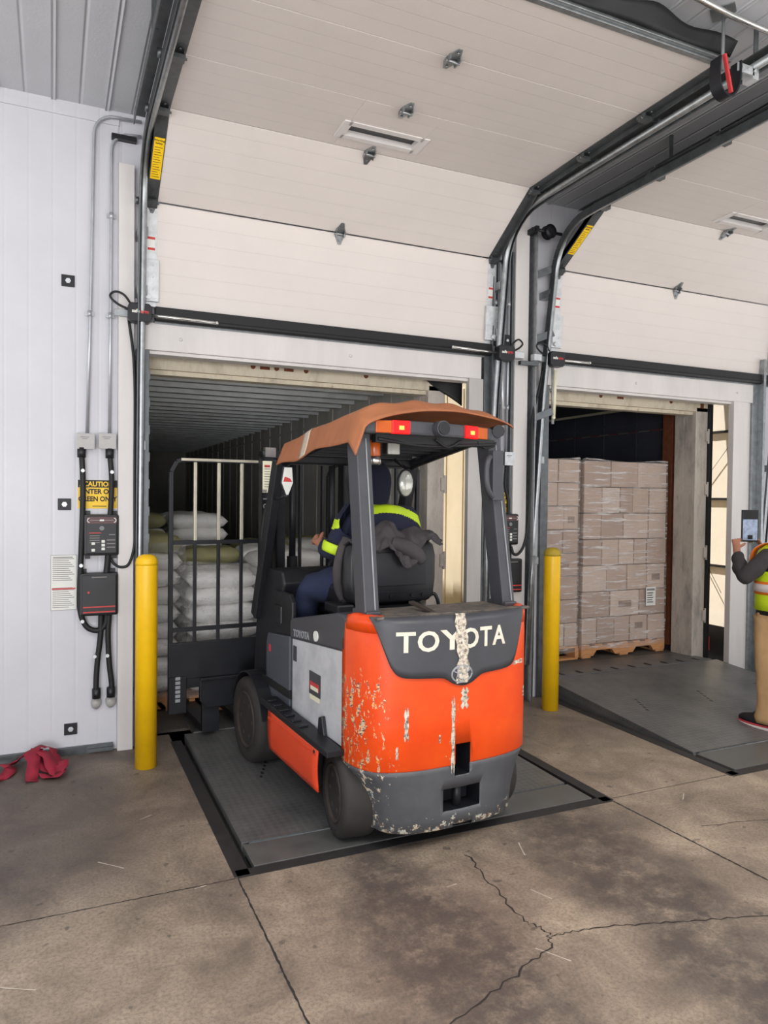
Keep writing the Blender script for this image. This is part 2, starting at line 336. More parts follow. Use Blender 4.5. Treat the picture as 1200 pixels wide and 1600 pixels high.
# ------------------------------------------------------------------ mesh helpers
class B:
    """collects shapes; build() links them as ONE mesh object"""
    def __init__(s): s.bm = bmesh.new(); s.mi = 0
    def _mark(s, faces):
        for f in faces: f.material_index = s.mi
    def box(s, x0, x1, y0, y1, z0, z1, rot=None, bev=0.0):
        r = bmesh.ops.create_cube(s.bm, size=1.0)
        vs = r['verts']; c = Vector(((x0+x1)/2, (y0+y1)/2, (z0+z1)/2))
        for v in vs: v.co = Vector((v.co.x*(x1-x0), v.co.y*(y1-y0), v.co.z*(z1-z0)))
        if rot:
            R = Euler(rot).to_matrix()
            for v in vs: v.co = R @ v.co
        for v in vs: v.co += c
        fs = list({f for v in vs for f in v.link_faces}); s._mark(fs)
        if bev:
            es = list({e for v in vs for e in v.link_edges})
            rr = bmesh.ops.bevel(s.bm, geom=es, offset=bev, segments=2, affect='EDGES', profile=0.6)
            s._mark(rr['faces'])
        return s
    def bar(s, p, q, w, t, upv=(0, 0, 1)):
        """rectangular bar from p to q, w across, t along up"""
        p = Vector(p); q = Vector(q); d = (q-p).normalized(); u = Vector(upv)
        a = d.cross(u)
        if a.length < 1e-4: a = d.cross(Vector((0, 1, 0)))
        a.normalize(); b = a.cross(d).normalized()
        vs = [s.bm.verts.new(o + a*(i*w/2) + b*(j*t/2)) for o in (p, q) for i, j in ((-1, -1), (1, -1), (1, 1), (-1, 1))]
        fs = [s.bm.faces.new([vs[k] for k in idx]) for idx in ((0, 1, 2, 3), (7, 6, 5, 4), (0, 4, 5, 1), (1, 5, 6, 2), (2, 6, 7, 3), (3, 7, 4, 0))]
        s._mark(fs); return s
    def tube(s, pts, r, n=8, caps=True):
        pts = [Vector(p) for p in pts]; rings = []
        prev = None
        for i, p in enumerate(pts):
            d = (pts[min(i+1, len(pts)-1)] - pts[max(i-1, 0)]).normalized()
            if prev is None:
                a = d.cross(Vector((0, 0, 1)))
                if a.length < 1e-3: a = d.cross(Vector((0, 1, 0)))
            else: a = prev - d*prev.dot(d)
            a.normalize(); prev = a; b = d.cross(a)
            rr = r[i] if isinstance(r, (list, tuple)) else r
            rings.append([s.bm.verts.new(p + a*math.cos(t)*rr + b*math.sin(t)*rr) for t in [2*PI*k/n for k in range(n)]])
        fs = []
        for A, C in zip(rings, rings[1:]):
            for k in range(n): fs.append(s.bm.faces.new((A[k], A[(k+1) % n], C[(k+1) % n], C[k])))
        for f in fs: f.smooth = True
        if caps:
            fs.append(s.bm.faces.new(rings[0][::-1])); fs.append(s.bm.faces.new(rings[-1]))
        s._mark(fs); return s
    def cyl(s, p, q, r, n=20): return s.tube([p, q], r, n)
    def lathe(s, prof, axis='z', c=(0, 0, 0), n=32):
        rings = []
        c = Vector(c)
        for (r, h) in prof:
            ring = []
            for k in range(n):
                a = 2*PI*k/n; x, y = r*math.cos(a), r*math.sin(a)
                v = {'z': (x, y, h), 'x': (h, x, y), 'y': (x, h, y)}[axis]
                ring.append(s.bm.verts.new(c + Vector(v)))
            rings.append(ring)
        fs = []
        for A, C in zip(rings, rings[1:]):
            for k in range(n):
                f = s.bm.faces.new((A[k], A[(k+1) % n], C[(k+1) % n], C[k])); f.smooth = True; fs.append(f)
        fs.append(s.bm.faces.new(rings[0][::-1])); fs.append(s.bm.faces.new(rings[-1]))
        s._mark(fs); return s
    def prism(s, poly, axis, a0, a1):
        """extrude a 2-D outline along an axis; the outline's two numbers are the other two axes in x,y,z order"""
        def P(u, v, w): return {'x': (w, u, v), 'y': (u, w, v), 'z': (u, v, w)}[axis]
        A = [s.bm.verts.new(P(u, v, a0)) for u, v in poly]; C = [s.bm.verts.new(P(u, v, a1)) for u, v in poly]
        n = len(poly)
        fs = [s.bm.faces.new(A), s.bm.faces.new(C[::-1])]
        for k in range(n): fs.append(s.bm.faces.new((A[k], C[k], C[(k+1) % n], A[(k+1) % n])))
        s._mark(fs); return s
    def grid(s, nu, nv, fn, smooth=True):
        V = [[s.bm.verts.new(fn(i/nu, j/nv)) for j in range(nv+1)] for i in range(nu+1)]
        fs = []
        for i in range(nu):
            for j in range(nv):
                f = s.bm.faces.new((V[i][j], V[i+1][j], V[i+1][j+1], V[i][j+1])); f.smooth = smooth; fs.append(f)
        s._mark(fs); return s
    def loft(s, rings, closed=True, caps=True, smooth=True):
        R = [[s.bm.verts.new(p) for p in ring] for ring in rings]; n = len(R[0]); fs = []
        for A, C in zip(R, R[1:]):
            for k in range(n if closed else n-1):
                f = s.bm.faces.new((A[k], A[(k+1) % n], C[(k+1) % n], C[k])); f.smooth = smooth; fs.append(f)
        if caps: fs += [s.bm.faces.new(R[0][::-1]), s.bm.faces.new(R[-1])]
        s._mark(fs); return s
    def ball(s, c, rx, ry=None, rz=None, n=16):
        ry = ry or rx; rz = rz or rx
        r = bmesh.ops.create_uvsphere(s.bm, u_segments=n, v_segments=max(6, n//2), radius=1)
        for v in r['verts']: v.co = Vector((v.co.x*rx, v.co.y*ry, v.co.z*rz)) + Vector(c)
        fs = list({f for v in r['verts'] for f in v.link_faces})
        for f in fs: f.smooth = True
        s._mark(fs); return s
    def text(s, txt, size, fn, depth=0.002, bold=0.0, align='CENTER', sx=1.0):
        """adds flat letters; fn(x, y, d) places a letter point: x along, y up, d outwards"""
        cu = bpy.data.curves.new('letters', 'FONT'); cu.body = txt; cu.size = size
        cu.align_x = align; cu.extrude = depth; cu.offset = bold
        cu.resolution_u = 3
        o = bpy.data.objects.new('letters', cu); COL.objects.link(o)
        dg = bpy.context.evaluated_depsgraph_get()
        me = bpy.data.meshes.new_from_object(o.evaluated_get(dg))
        bpy.data.objects.remove(o); bpy.data.curves.remove(cu)
        vs = [s.bm.verts.new(fn(v.co.x*sx, v.co.y, v.co.z)) for v in me.vertices]
        for p in me.polygons:
            try:
                f = s.bm.faces.new([vs[i] for i in p.vertices]); f.material_index = s.mi
            except ValueError: pass
        bpy.data.meshes.remove(me)
        return s
    def build(s, name, mats, parent=None, loc=(0, 0, 0), rot=(0, 0, 0), bevel=0.0, recalc=True, subsurf=0, solid=0.0, seg=2):
        if recalc: bmesh.ops.recalc_face_normals(s.bm, faces=s.bm.faces[:])
        me = bpy.data.meshes.new(name); s.bm.to_mesh(me); s.bm.free()
        for x in (mats if isinstance(mats, (list, tuple)) else [mats]): me.materials.append(M[x] if isinstance(x, str) else x)
        o = bpy.data.objects.new(name, me); COL.objects.link(o)
        o.location = loc; o.rotation_euler = rot
        if parent: o.parent = parent
        if solid:
            md = o.modifiers.new('thick', 'SOLIDIFY'); md.thickness = solid; md.offset = 0
        if bevel:
            md = o.modifiers.new('edge', 'BEVEL'); md.width = bevel; md.segments = seg; md.limit_method = 'ANGLE'; md.angle_limit = math.radians(40)
            md.harden_normals = False
        if subsurf:
            md = o.modifiers.new('smooth', 'SUBSURF'); md.levels = subsurf; md.render_levels = subsurf
        return o

def thing(name, label, cat, loc=(0, 0, 0), rotz=0.0, group=None):
    o = bpy.data.objects.new(name, None); COL.objects.link(o)
    o.location = loc; o.rotation_euler = (0, 0, rotz); o.empty_display_size = 0.1
    o['label'] = label; o['category'] = cat
    if group: o['group'] = group
    return o
def tag(o, label, cat, group=None, kind=None):
    o['label'] = label; o['category'] = cat
    if group: o['group'] = group
    if kind: o['kind'] = kind
    return o
def struct(o): o['kind'] = 'structure'; return o
def dup(root, loc, rotz=None, label=None):
    r = root.copy(); COL.objects.link(r); r.location = loc
    if rotz is not None: r.rotation_euler = (0, 0, rotz)
    if label: r['label'] = label
    for ch in list(root.children):
        c = ch.copy(); COL.objects.link(c); c.parent = r
        for g in list(ch.children):
            d = g.copy(); COL.objects.link(d); d.parent = c
    return r
def arc(c, r, a0, a1, n, plane='xz'):
    out = []
    for i in range(n+1):
        a = a0 + (a1-a0)*i/n; u, v = r*math.cos(a), r*math.sin(a)
        out.append({'xz': (c[0]+u, c[1], c[2]+v), 'yz': (c[0], c[1]+u, c[2]+v), 'xy': (c[0]+u, c[1]+v, c[2])}[plane])
    return out
def smooth_path(pts, n=6):
    """Catmull-Rom through the points"""
    P = [Vector(p) for p in pts]; P = [P[0]*2-P[1]] + P + [P[-1]*2-P[-2]]; out = []
    for i in range(1, len(P)-2):
        for k in range(n):
            t = k/n
            out.append(0.5*((2*P[i]) + (P[i+1]-P[i-1])*t + (2*P[i-1]-5*P[i]+4*P[i+1]-P[i+2])*t*t + (3*P[i]-P[i-1]-3*P[i+1]+P[i+2])*t**3))
    out.append(P[-2]); return out

# ================================================================== the setting
WY = 4.85                       # inner face of the dock wall
PIT_A = (0.706, 2.705); PIT_B = (3.60, 5.70); PY0 = 3.01
b = B()
b.box(-4, 9, -1.2, PY0, -0.3, 0)
b.box(-4, PIT_A[0], PY0, 5.0, -0.3, 0); b.box(PIT_A[1], PIT_B[0], PY0, 5.0, -0.3, 0); b.box(PIT_B[1], 9, PY0, 5.0, -0.3, 0)
def strip(b, pts, w, jit=0.0, z=0.0012, div=10):
    P = []
    for p, q in zip(pts, pts[1:]):
        for k in range(div):
            t = k/div; P.append(Vector((p[0]+(q[0]-p[0])*t, p[1]+(q[1]-p[1])*t, z)))
    P.append(Vector((*pts[-1], z)))
    L = []
    for i, p in enumerate(P):
        d = (P[min(i+1, len(P)-1)]-P[max(i-1, 0)]).normalized(); nrm = Vector((-d.y, d.x, 0))
        o = nrm*rnd.uniform(-jit, jit); ww = w*rnd.uniform(0.5, 1.25) if jit else w
        L.append((b.bm.verts.new(p+o+nrm*ww/2), b.bm.verts.new(p+o-nrm*ww/2)))
    b._mark([b.bm.faces.new((A[0], A[1], C[1], C[0])) for A, C in zip(L, L[1:])])
b.mi = 1
strip(b, [(0.706, 3.0), (0.708, 2.0), (0.715, -1.2)], 0.008, 0.0015, div=60)
strip(b, [(2.706, 3.0), (2.75, 2.1), (2.85, -1.2)], 0.009, 0.0015, div=60)
strip(b, [(-3.9, 3.0), (-0.2, 3.005), (0.70, 3.0)], 0.005, 0.0015, div=50)
strip(b, [(2.71, 3.03), (3.6, 3.03)], 0.004, 0.001, div=20)
b.mi = 2
strip(b, [(1.69, 2.80), (1.654, 2.554), (1.627, 2.267), (1.667, 2.183), (1.618, 2.10), (1.393, 2.008), (1.096, 1.911), (0.86, 1.72), (0.75, 1.3)], 0.0075, 0.012, div=9)
strip(b, [(1.66, 2.155), (1.85, 2.13), (2.142, 2.046), (2.51, 1.924), (3.3, 1.8)], 0.006, 0.008, div=12)
strip(b, [(2.9, 2.6), (3.4, 2.5), (4.2, 2.1)], 0.004, 0.01, div=10)
b.mi = 3
for x, y, a, l in [(1.60, 2.06, -1.0, .13), (1.50, 2.60, .1, .05), (0.23, 3.32, -.8, .14), (1.95, 2.75, 1.2, .12), (.55, 2.99, .2, .05), (0.42, 3.75, .5, .07), (3.1, 2.9, .7, .1), (-.1, 2.6, -.5, .12), (1.8, 2.4, -1.2, .1)]:
    strip(b, [(x-l/2*math.cos(a), y-l/2*math.sin(a)), (x+l/2*math.cos(a), y+l/2*math.sin(a))], 0.006, 0.001, div=4)
floor = struct(b.build('floor', ['concrete', 'joint', 'crack', 'scuff']))

b = B()
for (x0, x1) in (PIT_A, PIT_B): b.box(x0-.1, x1+.1, PY0-.1, 5.05, -0.62, -0.5)
struct(b.build('floor_pit', 'pit'))

# wall with the two door openings
b = B(); y0, y1 = WY, 4.97
b.box(-5, 0.55, y0, y1, 0, 3.95)
b.box(0.55, 2.985, y0, y1, 2.56, 3.95)
b.box(2.985, 3.60, y0, y1, 0, 3.95)
b.box(3.60, 5.89, y0, y1, 2.56, 3.95)
b.box(5.89, 11, y0, y1, 0, 3.95)
# lapped panel joints standing proud of the skin
for x in (0.36, -0.78, -1.92, 6.4, 7.5): b.box(x-.006, x+.006, y0-.004, y0+.01, 0.05, 3.9)
b.box(-5, .37, y0-.012, y0+.01, 3.86, 3.9)
struct(b.build('wall_front', 'wall_panel'))
b = B(); b.box(-5, 11, -5, 5.2, 3.95, 4.15)
for i in range(-16, 37):
    x = i*0.3; b.box(x-.012, x+.012, -5, 4.85, 3.94, 3.955)
struct(b.build('ceiling', 'ceiling_panel'))
b = B(); b.box(-5, 0.345, WY-.03, WY, 0.0, 0.045); b.box(0.2, .345, WY-.05, WY-.03, .012, .03)
struct(b.build('baseboard_left', 'galv_dark'))

# white jambs and headers
b = B(); b.box(0.367, 0.458, 4.79, WY, 0.0, 3.62); struct(b.build('trim_1', 'jamb_paint', bevel=.003))
b = B(); b.box(0.50, 2.97, 4.80, WY+.1, 2.50, 2.67); b.box(0.55, 2.95, 4.82, WY+.08, 2.478, 2.50)
for x in (0.74, 1.9): b.ball((x, 4.80, 2.58), .012)
struct(b.build('trim_2', 'jamb_paint', bevel=.003))
b = B(); b.box(2.865, 2.99, 4.80, 4.85, 0.0, 2.50); struct(b.build('trim_3', 'jamb_grey', bevel=.003))
b = B(); b.box(3.50, 5.93, 4.80, WY+.1, 2.50, 2.67); b.box(3.62, 5.68, 4.82, WY+.08, 2.478, 2.50)
for x in (4.5, 5.7): b.ball((x, 4.80, 2.58), .012)
struct(b.build('trim_4', 'jamb_paint', bevel=.003))
b = B(); b.box(5.65, 5.84, 4.79, 4.85, 0.0, 2.50); b.box(5.84, 5.90, 4.82, 4.85, 0, 2.50); struct(b.build('trim_5', 'jamb_paint', bevel=.004))
b = B(); b.box(3.26, 3.385, 4.785, WY, 0.0, 3.95); struct(b.build('trim_6', 'jamb_paint', bevel=.004))
b = B(); b.box(3.55, 3.62, 4.82, 5.04, 0.0, 2.50); struct(b.build('trim_7', 'galv_dark', bevel=.003))
b = B(); b.box(0.47, .55, 4.80, 5.04, 0.0, 2.50)
for k in range(14): b.box(.545, .556, 4.80, 4.83, .1+k*.17, .16+k*.17)
struct(b.build('trim_8', 'galv_dark', bevel=.003))
for x0, x1, l in ((.25, 2.99, 'forklift bay'), (3.2, 6.6, 'pallet load bay')):  # unseen pads added to keep sun out of the gap above each trailer
    b = B(); b.box(x0, x1, 4.975, 5.45, 2.62, 2.95); tag(b.build('sun_block_pad', 'black_rubber', bevel=.02), 'unseen black sun-blocking pad over the trailer roof at the %s' % l, 'dock seal')
# dock face and yard outside
b = B(); b.box(-6, 40, 5.05, 45, -1.4, -1.25); tag(b.build('yard_ground', 'asphalt'), 'grey paved yard outside behind the dock wall', 'ground'); bpy.data.objects['yard_ground']['kind'] = 'structure'

# ================================================================== dock levellers
def leveller(name, label, X0, X1, tilt, hinge):
    px0, px1 = X0+.085, X1-.085
    t = thing(name, label, 'dock leveller', ((X0+X1)/2, PY0, 0.0), group=None)
    cx = (X0+X1)/2
    w0, w1 = px0-cx, px1-cx
    b = B(); b.box(w0, w1, 0.055, hinge-PY0, -.02, 0.006); b.build('hinge_plate', 'plain_plate', t, bevel=.002)
    b = B(); b.cyl((w0+.03, hinge-PY0+.012, -.004), (w1-.03, hinge-PY0+.012, -.004), .012, 8); b.build('hinge_pin', 'galv_dark', t)
    L = 4.90-hinge
    b = B()
    b.box(w0, w1, 0.025, L, -.02, 0.004)
    b.box(w0, w0+.02, .03, L, -.12, -.02); b.box(w1-.02, w1, .03, L, -.12, -.02); b.box(w0, w1, L-.02, L, -.16, -.02)
    b.mi = 1
    for sx in (w0+.32, w1-.32, 0.0):
        for k in range(5): b.box(sx-.045+.02*k, sx-.03+.02*k, L*.45+.05*k, L*.45+.05*k+.03, .002, .0052)
    o = b.build('deck_plate', ['tread', 'black_steel'], t, loc=(0, hinge-PY0, 0), rot=(tilt, 0, 0), bevel=.002)
    z1 = math.sin(tilt)*L; yl = hinge-PY0+math.cos(tilt)*L
    b = B()
    b.prism([(0.0, .004), (.42, -.012), (.42, -.03), (0.0, -.02)], 'x', w0+.06, w1-.06)
    b.mi = 1
    n = 9
    for k in range(n):
        x = w0+.2+(w1-w0-.4)*k/(n-1); b.box(x-.012, x+.012, .02, .10, .002, .0065)
    b.build('lip', ['tread', 'black_steel'], t, loc=(0, yl, z1+.006), bevel=0)
    # steel curb angle around the pit and the black side seals
    b = B()
    b.box(X0-cx-.012, X0-cx+.055, 0, 1.83, -.08, .003); b.box(X1-cx-.055, X1-cx+.012, 0, 1.83, -.08, .003); b.box(X0-cx, X1-cx, -.012, .05, -.08, .003)
    b.build('curb_angle', 'steel_curb', t)
    b = B(); b.box(X0-cx+.055, w0, 0.05, 1.83, -.30, -.03); b.build('side_seal', 'black_rubber', t)
    b = B(); b.box(w1, X1-cx-.055, 0.05, 1.83, -.30, -.03); b.build('side_seal', 'black_rubber', t)
    return t
leveller('dock_leveller', 'flush grey tread-plate dock leveller under the orange forklift', *PIT_A, math.radians(0.6), 3.27)
leveller('dock_leveller', 'raised grey tread-plate dock leveller in front of the wrapped pallet loads', *PIT_B, math.radians(4.4), 3.35)

# ================================================================== overhead doors
PROF = [(4.80, 2.765), (4.755, 3.405), (4.24, 3.735), (3.72, 3.75), (3.20, 3.757), (2.70, 3.762)]
def leaf(b, s, bend):
    """a hinge: two pointed leaves and a knuckle; the lower leaf is bent back by the angle between the sections"""
    for sg in (1, -1):
        b.bm.verts.ensure_lookup_table(); n0 = len(b.bm.verts)
        pl = [(-.036, 0.004*sg), (.036, 0.004*sg), (.028, .036*sg), (.010, .082*sg), (-.010, .082*sg), (-.028, .036*sg)]
        b.prism([(u*s, v*s) for u, v in pl], 'y', -.006, 0)
        b.tube([(0, -.006, .058*sg*s), (0, -.014, .058*sg*s)], .008, 6)
        b.box(-.033*s, -.025*s, -.024, 0, min(.002*sg, .034*sg), max(.002*sg, .034*sg)); b.box(.025*s, .033*s, -.024, 0, min(.002*sg, .034*sg), max(.002*sg, .034*sg))
        if sg < 0:
            b.bm.verts.ensure_lookup_table(); R = Euler((bend, 0, 0)).to_matrix()
            for v in b.bm.verts[n0:]: v.co = R @ v.co
    b.tube([(-.038*s, -.018, 0), (.038*s, -.018, 0)], .009, 8)
def overhead_door(x0, x1, label, stickers):
    xm = (x0+x1)/2; O = Vector((xm, 4.80, 2.765))
    t = thing('overhead_door', label, 'dock door', O)
    hw = (x1-x0)/2; st = 0.07
    for i, (a, c) in enumerate(zip(PROF, PROF[1:])):
        A = Vector((0, a[0], a[1])); C_ = Vector((0, c[0], c[1])); d = C_-A; L = d.length
        th = math.atan2(-d.y, d.z); pth = th if i == 0 else lastth; lastth = th
        loc = (0, A.y-O.y, A.z-O.z); rot = (th, 0, 0)
        b = B(); g = 0.006 if i == 0 else 0.002
        if i == 2:                                   # section with the light slot
            wx0, wx1, wz0, wz1 = -.24, .24, .13, .26
            b.box(-hw, wx0, 0, .045, 0.001, L-g); b.box(wx1, hw, 0, .045, .001, L-g)
            b.box(wx0, wx1, 0, .045, .001, wz0); b.box(wx0, wx1, 0, .045, wz1, L-g)
        else: b.box(-hw, hw, 0, .045, 0.001, L-g)
        p = b.build('door_section', 'door_panel', t, loc, rot, bevel=.003)
        if i == 2:
            b = B()
            for (u0, u1, v0, v1) in ((wx0-.035, wx0+.02, wz0-.03, wz1+.03), (wx1-.02, wx1+.035, wz0-.03, wz1+.03), (wx0, wx1, wz0-.03, wz0+.012), (wx0, wx1, wz1-.012, wz1+.03)):
                b.box(u0, u1, -.006, .03, v0, v1)
            b.build('window_frame', 'jamb_paint', p, bevel=.002)
            b = B(); b.box(wx0, wx1, .03, .036, wz0, wz1); b.build('window_pane', 'window_glass', p)
        # end stiles
        for sg in (-1, 1):
            b = B(); xs = sg*(hw-st/2)
            b.box(xs-st/2, xs+st/2, -.004, .047, .003, L-.004)
            if i > 0 and sg > 0: b.box(xs+st/2-.008, xs+st/2, -.03, 0, .02, L-.03)
            s_ = b.build('end_stile', 'galv_white' if i == 0 else 'galv_dark', p, bevel=.001)  # shade on the upper stiles is put into a darker steel
            if i == 1 and sg == -1:
                b = B(); b.box(xs-.028, xs+.03, -.0055, -.004, L*.26, L*.70)
                b.mi = 1
                b.text('Warning', .017, lambda x, y, d: (xs+x, -.006-d*.2, L*.665+y), 0.0005, .0004)
                b.text('Safety', .017, lambda x, y, d: (xs+x, -.006-d*.2, L*.635+y), 0.0005, .0004)
                for k in range(13): b.box(xs-.022, xs+.022-(k % 3)*.006, -.0062, -.0055, L*.285+k*.016, L*.285+k*.016+.003)
                b.build('warning_label', ['label_yellow', 'ink'], p)['label'] = 'yellow warning label'
            if i == 0:
                b = B(); zz = .34
                b.box(xs-.022, xs+.022, -.0055, -.004, zz, zz+.09); b.mi = 1
                b.box(xs-.022, xs+.022, -.006, -.0055, zz+.07, zz+.085); b.box(xs-.022, xs+.022, -.006, -.0055, zz+.005, zz+.02)
                b.build('small_label', ['label_white', 'ink_red'], p)['label'] = 'small white and red label'
                b = B(); q = xs+sg*.02
                b.box(q-.055-.01*sg, q+.055-.01*sg, -.03, -.006, .03, .285); b.box(q-.06, q+.06, -.034, -.004, .03, .05)
                for k in range(6): b.tube([(q-.04+(k % 2)*.07, -.034, .07+k*.036), (q-.04+(k % 2)*.07, -.03, .07+k*.036)], .006, 6)
                b.tube([(q, -.05, .055), (q, -.03, .055)], .018, 10)
                b.build('knockout_plate', 'galv_white', p, bevel=.002)
        if i > 0:                                    # hinges across the joint below this section
            b = B(); leaf(b, 1.0, pth-th); b.build('hinge', 'galvanized', t, loc, (th, 0, 0))
            for sg in (-1, 1):
                b = B(); leaf(b, .9, pth-th)
                b.tube([(-.04*sg, -.03, .01), (.075*sg, -.03, .01)], .007, 8)
                b.tube([(.075*sg, -.03, .01), (.10*sg, -.03, .01)], .022, 12)
                b.box(-.03, .03, -.04, -.02, -.02, .03)
                b.build('roller_hinge', 'galv_dark', t, (sg*(hw-st/2), loc[1], loc[2]), (th, 0, 0))
    # bottom seal
    b = B(); b.box(-hw+.06, hw-.02, -.035, .02, -.075, 0.0); b.tube([(-hw+.06, -.02, -.07), (hw-.02, -.02, -.07)], .02, 10)
    b.build('bottom_seal', 'black_rubber', t, bevel=.004)
    b = B(); b.box(-hw+.06, hw-.02, .0, .045, -.10, -.075); b.build('sill_angle', 'galvanized', t)
    # top strut and the loose black flap of the top seal
    e = PROF[-1]; ty, tz = e[0]-O.y, e[1]-O.z
    b = B(); b.box(-hw, hw, ty-.03, ty, -.005+tz, .02+tz); b.box(-hw, hw, ty-.03, ty-.024, tz, tz+.05); b.box(-hw+.02, hw, ty-.05, ty-.03, tz+.006, tz+.012)
    b.build('top_strut', 'galvanized', t, bevel=.002)
    b = B()
    b.grid(60, 4, lambda u, v: (-hw+2*hw*u, ty-.035-.03*v+.02*v*math.sin(u*23), tz+.035+v*(.075+.018*math.sin(u*17)+.012*math.sin(u*41))))
    b.build('top_seal', 'black_rubber', t, solid=.006)
    return t
overhead_door(0.52, 3.06, 'open white sectional dock door above the forklift bay', 1)
overhead_door(3.61, 6.15, 'open white sectional dock door above the wrapped pallet bay', 1)

# ================================================================== door tracks
def track(label, xb, xt, side, aside=None):
    aside = aside or side
    t = thing('door_track', label, 'door track', (xb, 4.8, 0))
    P = [(0, 0.0, 0.02), (0, -.01, 1.2), ((xt-xb)*.5, -.05, 2.4), (xt-xb, -.11, 3.30)]
    arc_ = []
    for k in range(1, 9):
        a = PI/2*k/8; arc_.append((xt-xb, -.11-.38*(1-math.cos(a)), 3.30+.38*math.sin(a)))
    H = [(xt-xb, -.6, 3.685), (xt-xb, -2.55, 3.70)]
    path = P+arc_+H
    b = B(); b.tube(path, .021, 10); b.build('rail', 'galvanized', t)
    # back flange of the channel
    b = B()
    for p, q in zip(path, path[1:]): b.bar((p[0]+side*.024, p[1], p[2]), (q[0]+side*.024, q[1], q[2]), .006, .055, (0, 1, 0) if abs(q[2]-p[2]) > abs(q[1]-p[1]) else (0, 0, 1))
    b.build('channel', 'galv_dark', t)
    b = B(); x = (xt-xb)+aside*.05
    b.bar((x, -.35, 3.76), (x, -2.6, 3.78), .06, .006); b.bar((x+aside*.03, -.35, 3.735), (x+aside*.03, -2.6, 3.755), .005, .06)
    for y in (-1.2, -2.2): b.bar((x+aside*.02, y, 3.76), (x+aside*.02, y, 3.95), .03, .005, (0, 1, 0))
    b.build('track_angle', 'galv_dark', t)
    for z in (.35, 1.1, 1.9, 2.85, 3.2):
        b = B(); b.box(-.03 + (xt-xb)*z/3.3, .03+(xt-xb)*z/3.3, -.11*(z/3.3)**2+.012, .05, z-.03, z+.03)
        b.build('wall_bracket', 'galvanized', t, bevel=.003)
    return t
track('galvanized door track at the left edge of the forklift bay', .495, .50, -1)
track('galvanized door track at the right edge of the forklift bay', 3.03, 3.095, 1)
track('galvanized door track at the left edge of the pallet load bay', 3.46, 3.56, -1, 1)
track('galvanized door track behind the person in the yellow vest', 6.06, 6.18, 1)

# ================================================================== trailers backed up to the dock
def trailer(label, X0, X1, zf, inner, side_mat, length=12.0, posts='worn_cream', bows=True):
    xm = (X0+X1)/2; hw = (X1-X0)/2; Yb = 5.09
    t = thing('trailer', label, 'trailer', (xm, Yb, -1.25))
    z0 = 1.25+zf; zt = 1.25+2.60
    b = B(); b.box(-hw+.03, hw-.03, 0, length, z0-.16, z0); b.build('floor_deck', 'trailer_floor', t)
    for sg in (-1, 1):
        b = B(); x = sg*(hw-.035)
        b.box(x-.025, x+.025, .12, length, z0-.16, zt)
        if side_mat:
            for k in range(40): b.box(sg*(hw-.01)-.012, sg*(hw-.01)+.012, .2+k*.3, .34+k*.3, z0-.1, zt-.05)
        b.build('side_wall', side_mat, t)
        b = B(); x = sg*(hw-.066)
        b.box(x-.006, x+.006, .12, length, z0, zt-.06)
        for k in range(24): b.box(x-.012, x+.012, .35+k*.5, .38+k*.5, z0, zt-.06)
        b.box(x-.014, x+.014, .2, length, zt-.22, zt-.19)
        b.build('side_liner', inner, t)
        b = B()
        b.box(sg*(hw-.075)-.075, sg*(hw-.075)+.075, 0, .14, z0-.2, zt-.13)
        b.box(sg*(hw-.11)-.04, sg*(hw-.11)+.04, .14, .26, z0, zt-.14)
        p = b.build('rear_post', posts, t, bevel=.006)
        for z in (.5, 1.1, 1.7, 2.2):
            b = B(); b.box(sg*(hw-.015)-.02, sg*(hw-.015)+.012, -.02, .02, 1.25+z-.05, 1.25+z+.05); b.tube([(sg*hw, -.015, 1.25+z-.07), (sg*hw, -.015, 1.25+z+.07)], .012, 8)
            b.build('door_hinge', posts, p, bevel=.004)
    b = B(); b.box(-hw, hw, 0, .16, zt-.17, zt); b.box(-hw+.1, hw-.1, .04, .14, zt-.2, zt-.17)
    b.mi = 1
    for x in ((-.24, -.07, .15, .62) if bows else (-.62, -.1, .72)):
        b.tube([(x, -.004, zt-.10), (x, .002, zt-.10)], .018, 10)
    for x in ((-.155, .02) if bows else (.12,)): b.box(x-.035, x+.035, -.004, .002, zt-.115, zt-.085)
    b.box(hw-.10, hw-.06, -.004, .002, zt-.14, zt-.06)
    b.build('rear_header', ['worn_cream', 'rust'], t)
    b = B(); b.box(-hw, hw, 0, .18, z0-.32, z0-.01); b.build('rear_sill', posts, t, bevel=.006)
    b = B(); b.box(-hw+.02, hw-.02, 0.1, length, zt-.03, zt); b.build('roof', inner, t)
    if bows:
        for k in range(32):
            b = B(); y = .34+k*.36; b.prism([(y-.05, zt-.03), (y-.035, zt-.085), (y+.035, zt-.085), (y+.05, zt-.03)], 'x', -hw+.07, hw-.07)
            b.build('roof_bow', 'trailer_steel', t)
    b = B(); b.box(-hw+.03, hw-.03, length-.05, length, z0, zt); b.build('front_wall', inner, t)
    return t
trailer('open trailer the orange forklift is driving into', 0.22, 2.82, 0.0, 'trailer_liner', 'trailer_cream', posts='worn_grey')
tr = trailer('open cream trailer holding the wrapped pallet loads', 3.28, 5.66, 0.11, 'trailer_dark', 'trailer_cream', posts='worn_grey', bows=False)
# brown post inside and the red-white marker strip
b = B(); b.box(1.05, 1.125, .30, .42, 1.42, 3.70); b.build('inner_post', 'rust', tr)
b = B(); b.box(1.095, 1.105, .35, 3.2, 3.545, 3.557); b.mi = 1
for k in range(9): b.box(1.093, 1.0955, .5+k*.3, .65+k*.3, 3.545, 3.557)
b.build('marker_strip', ['marker_grey', 'marker_red'], tr)
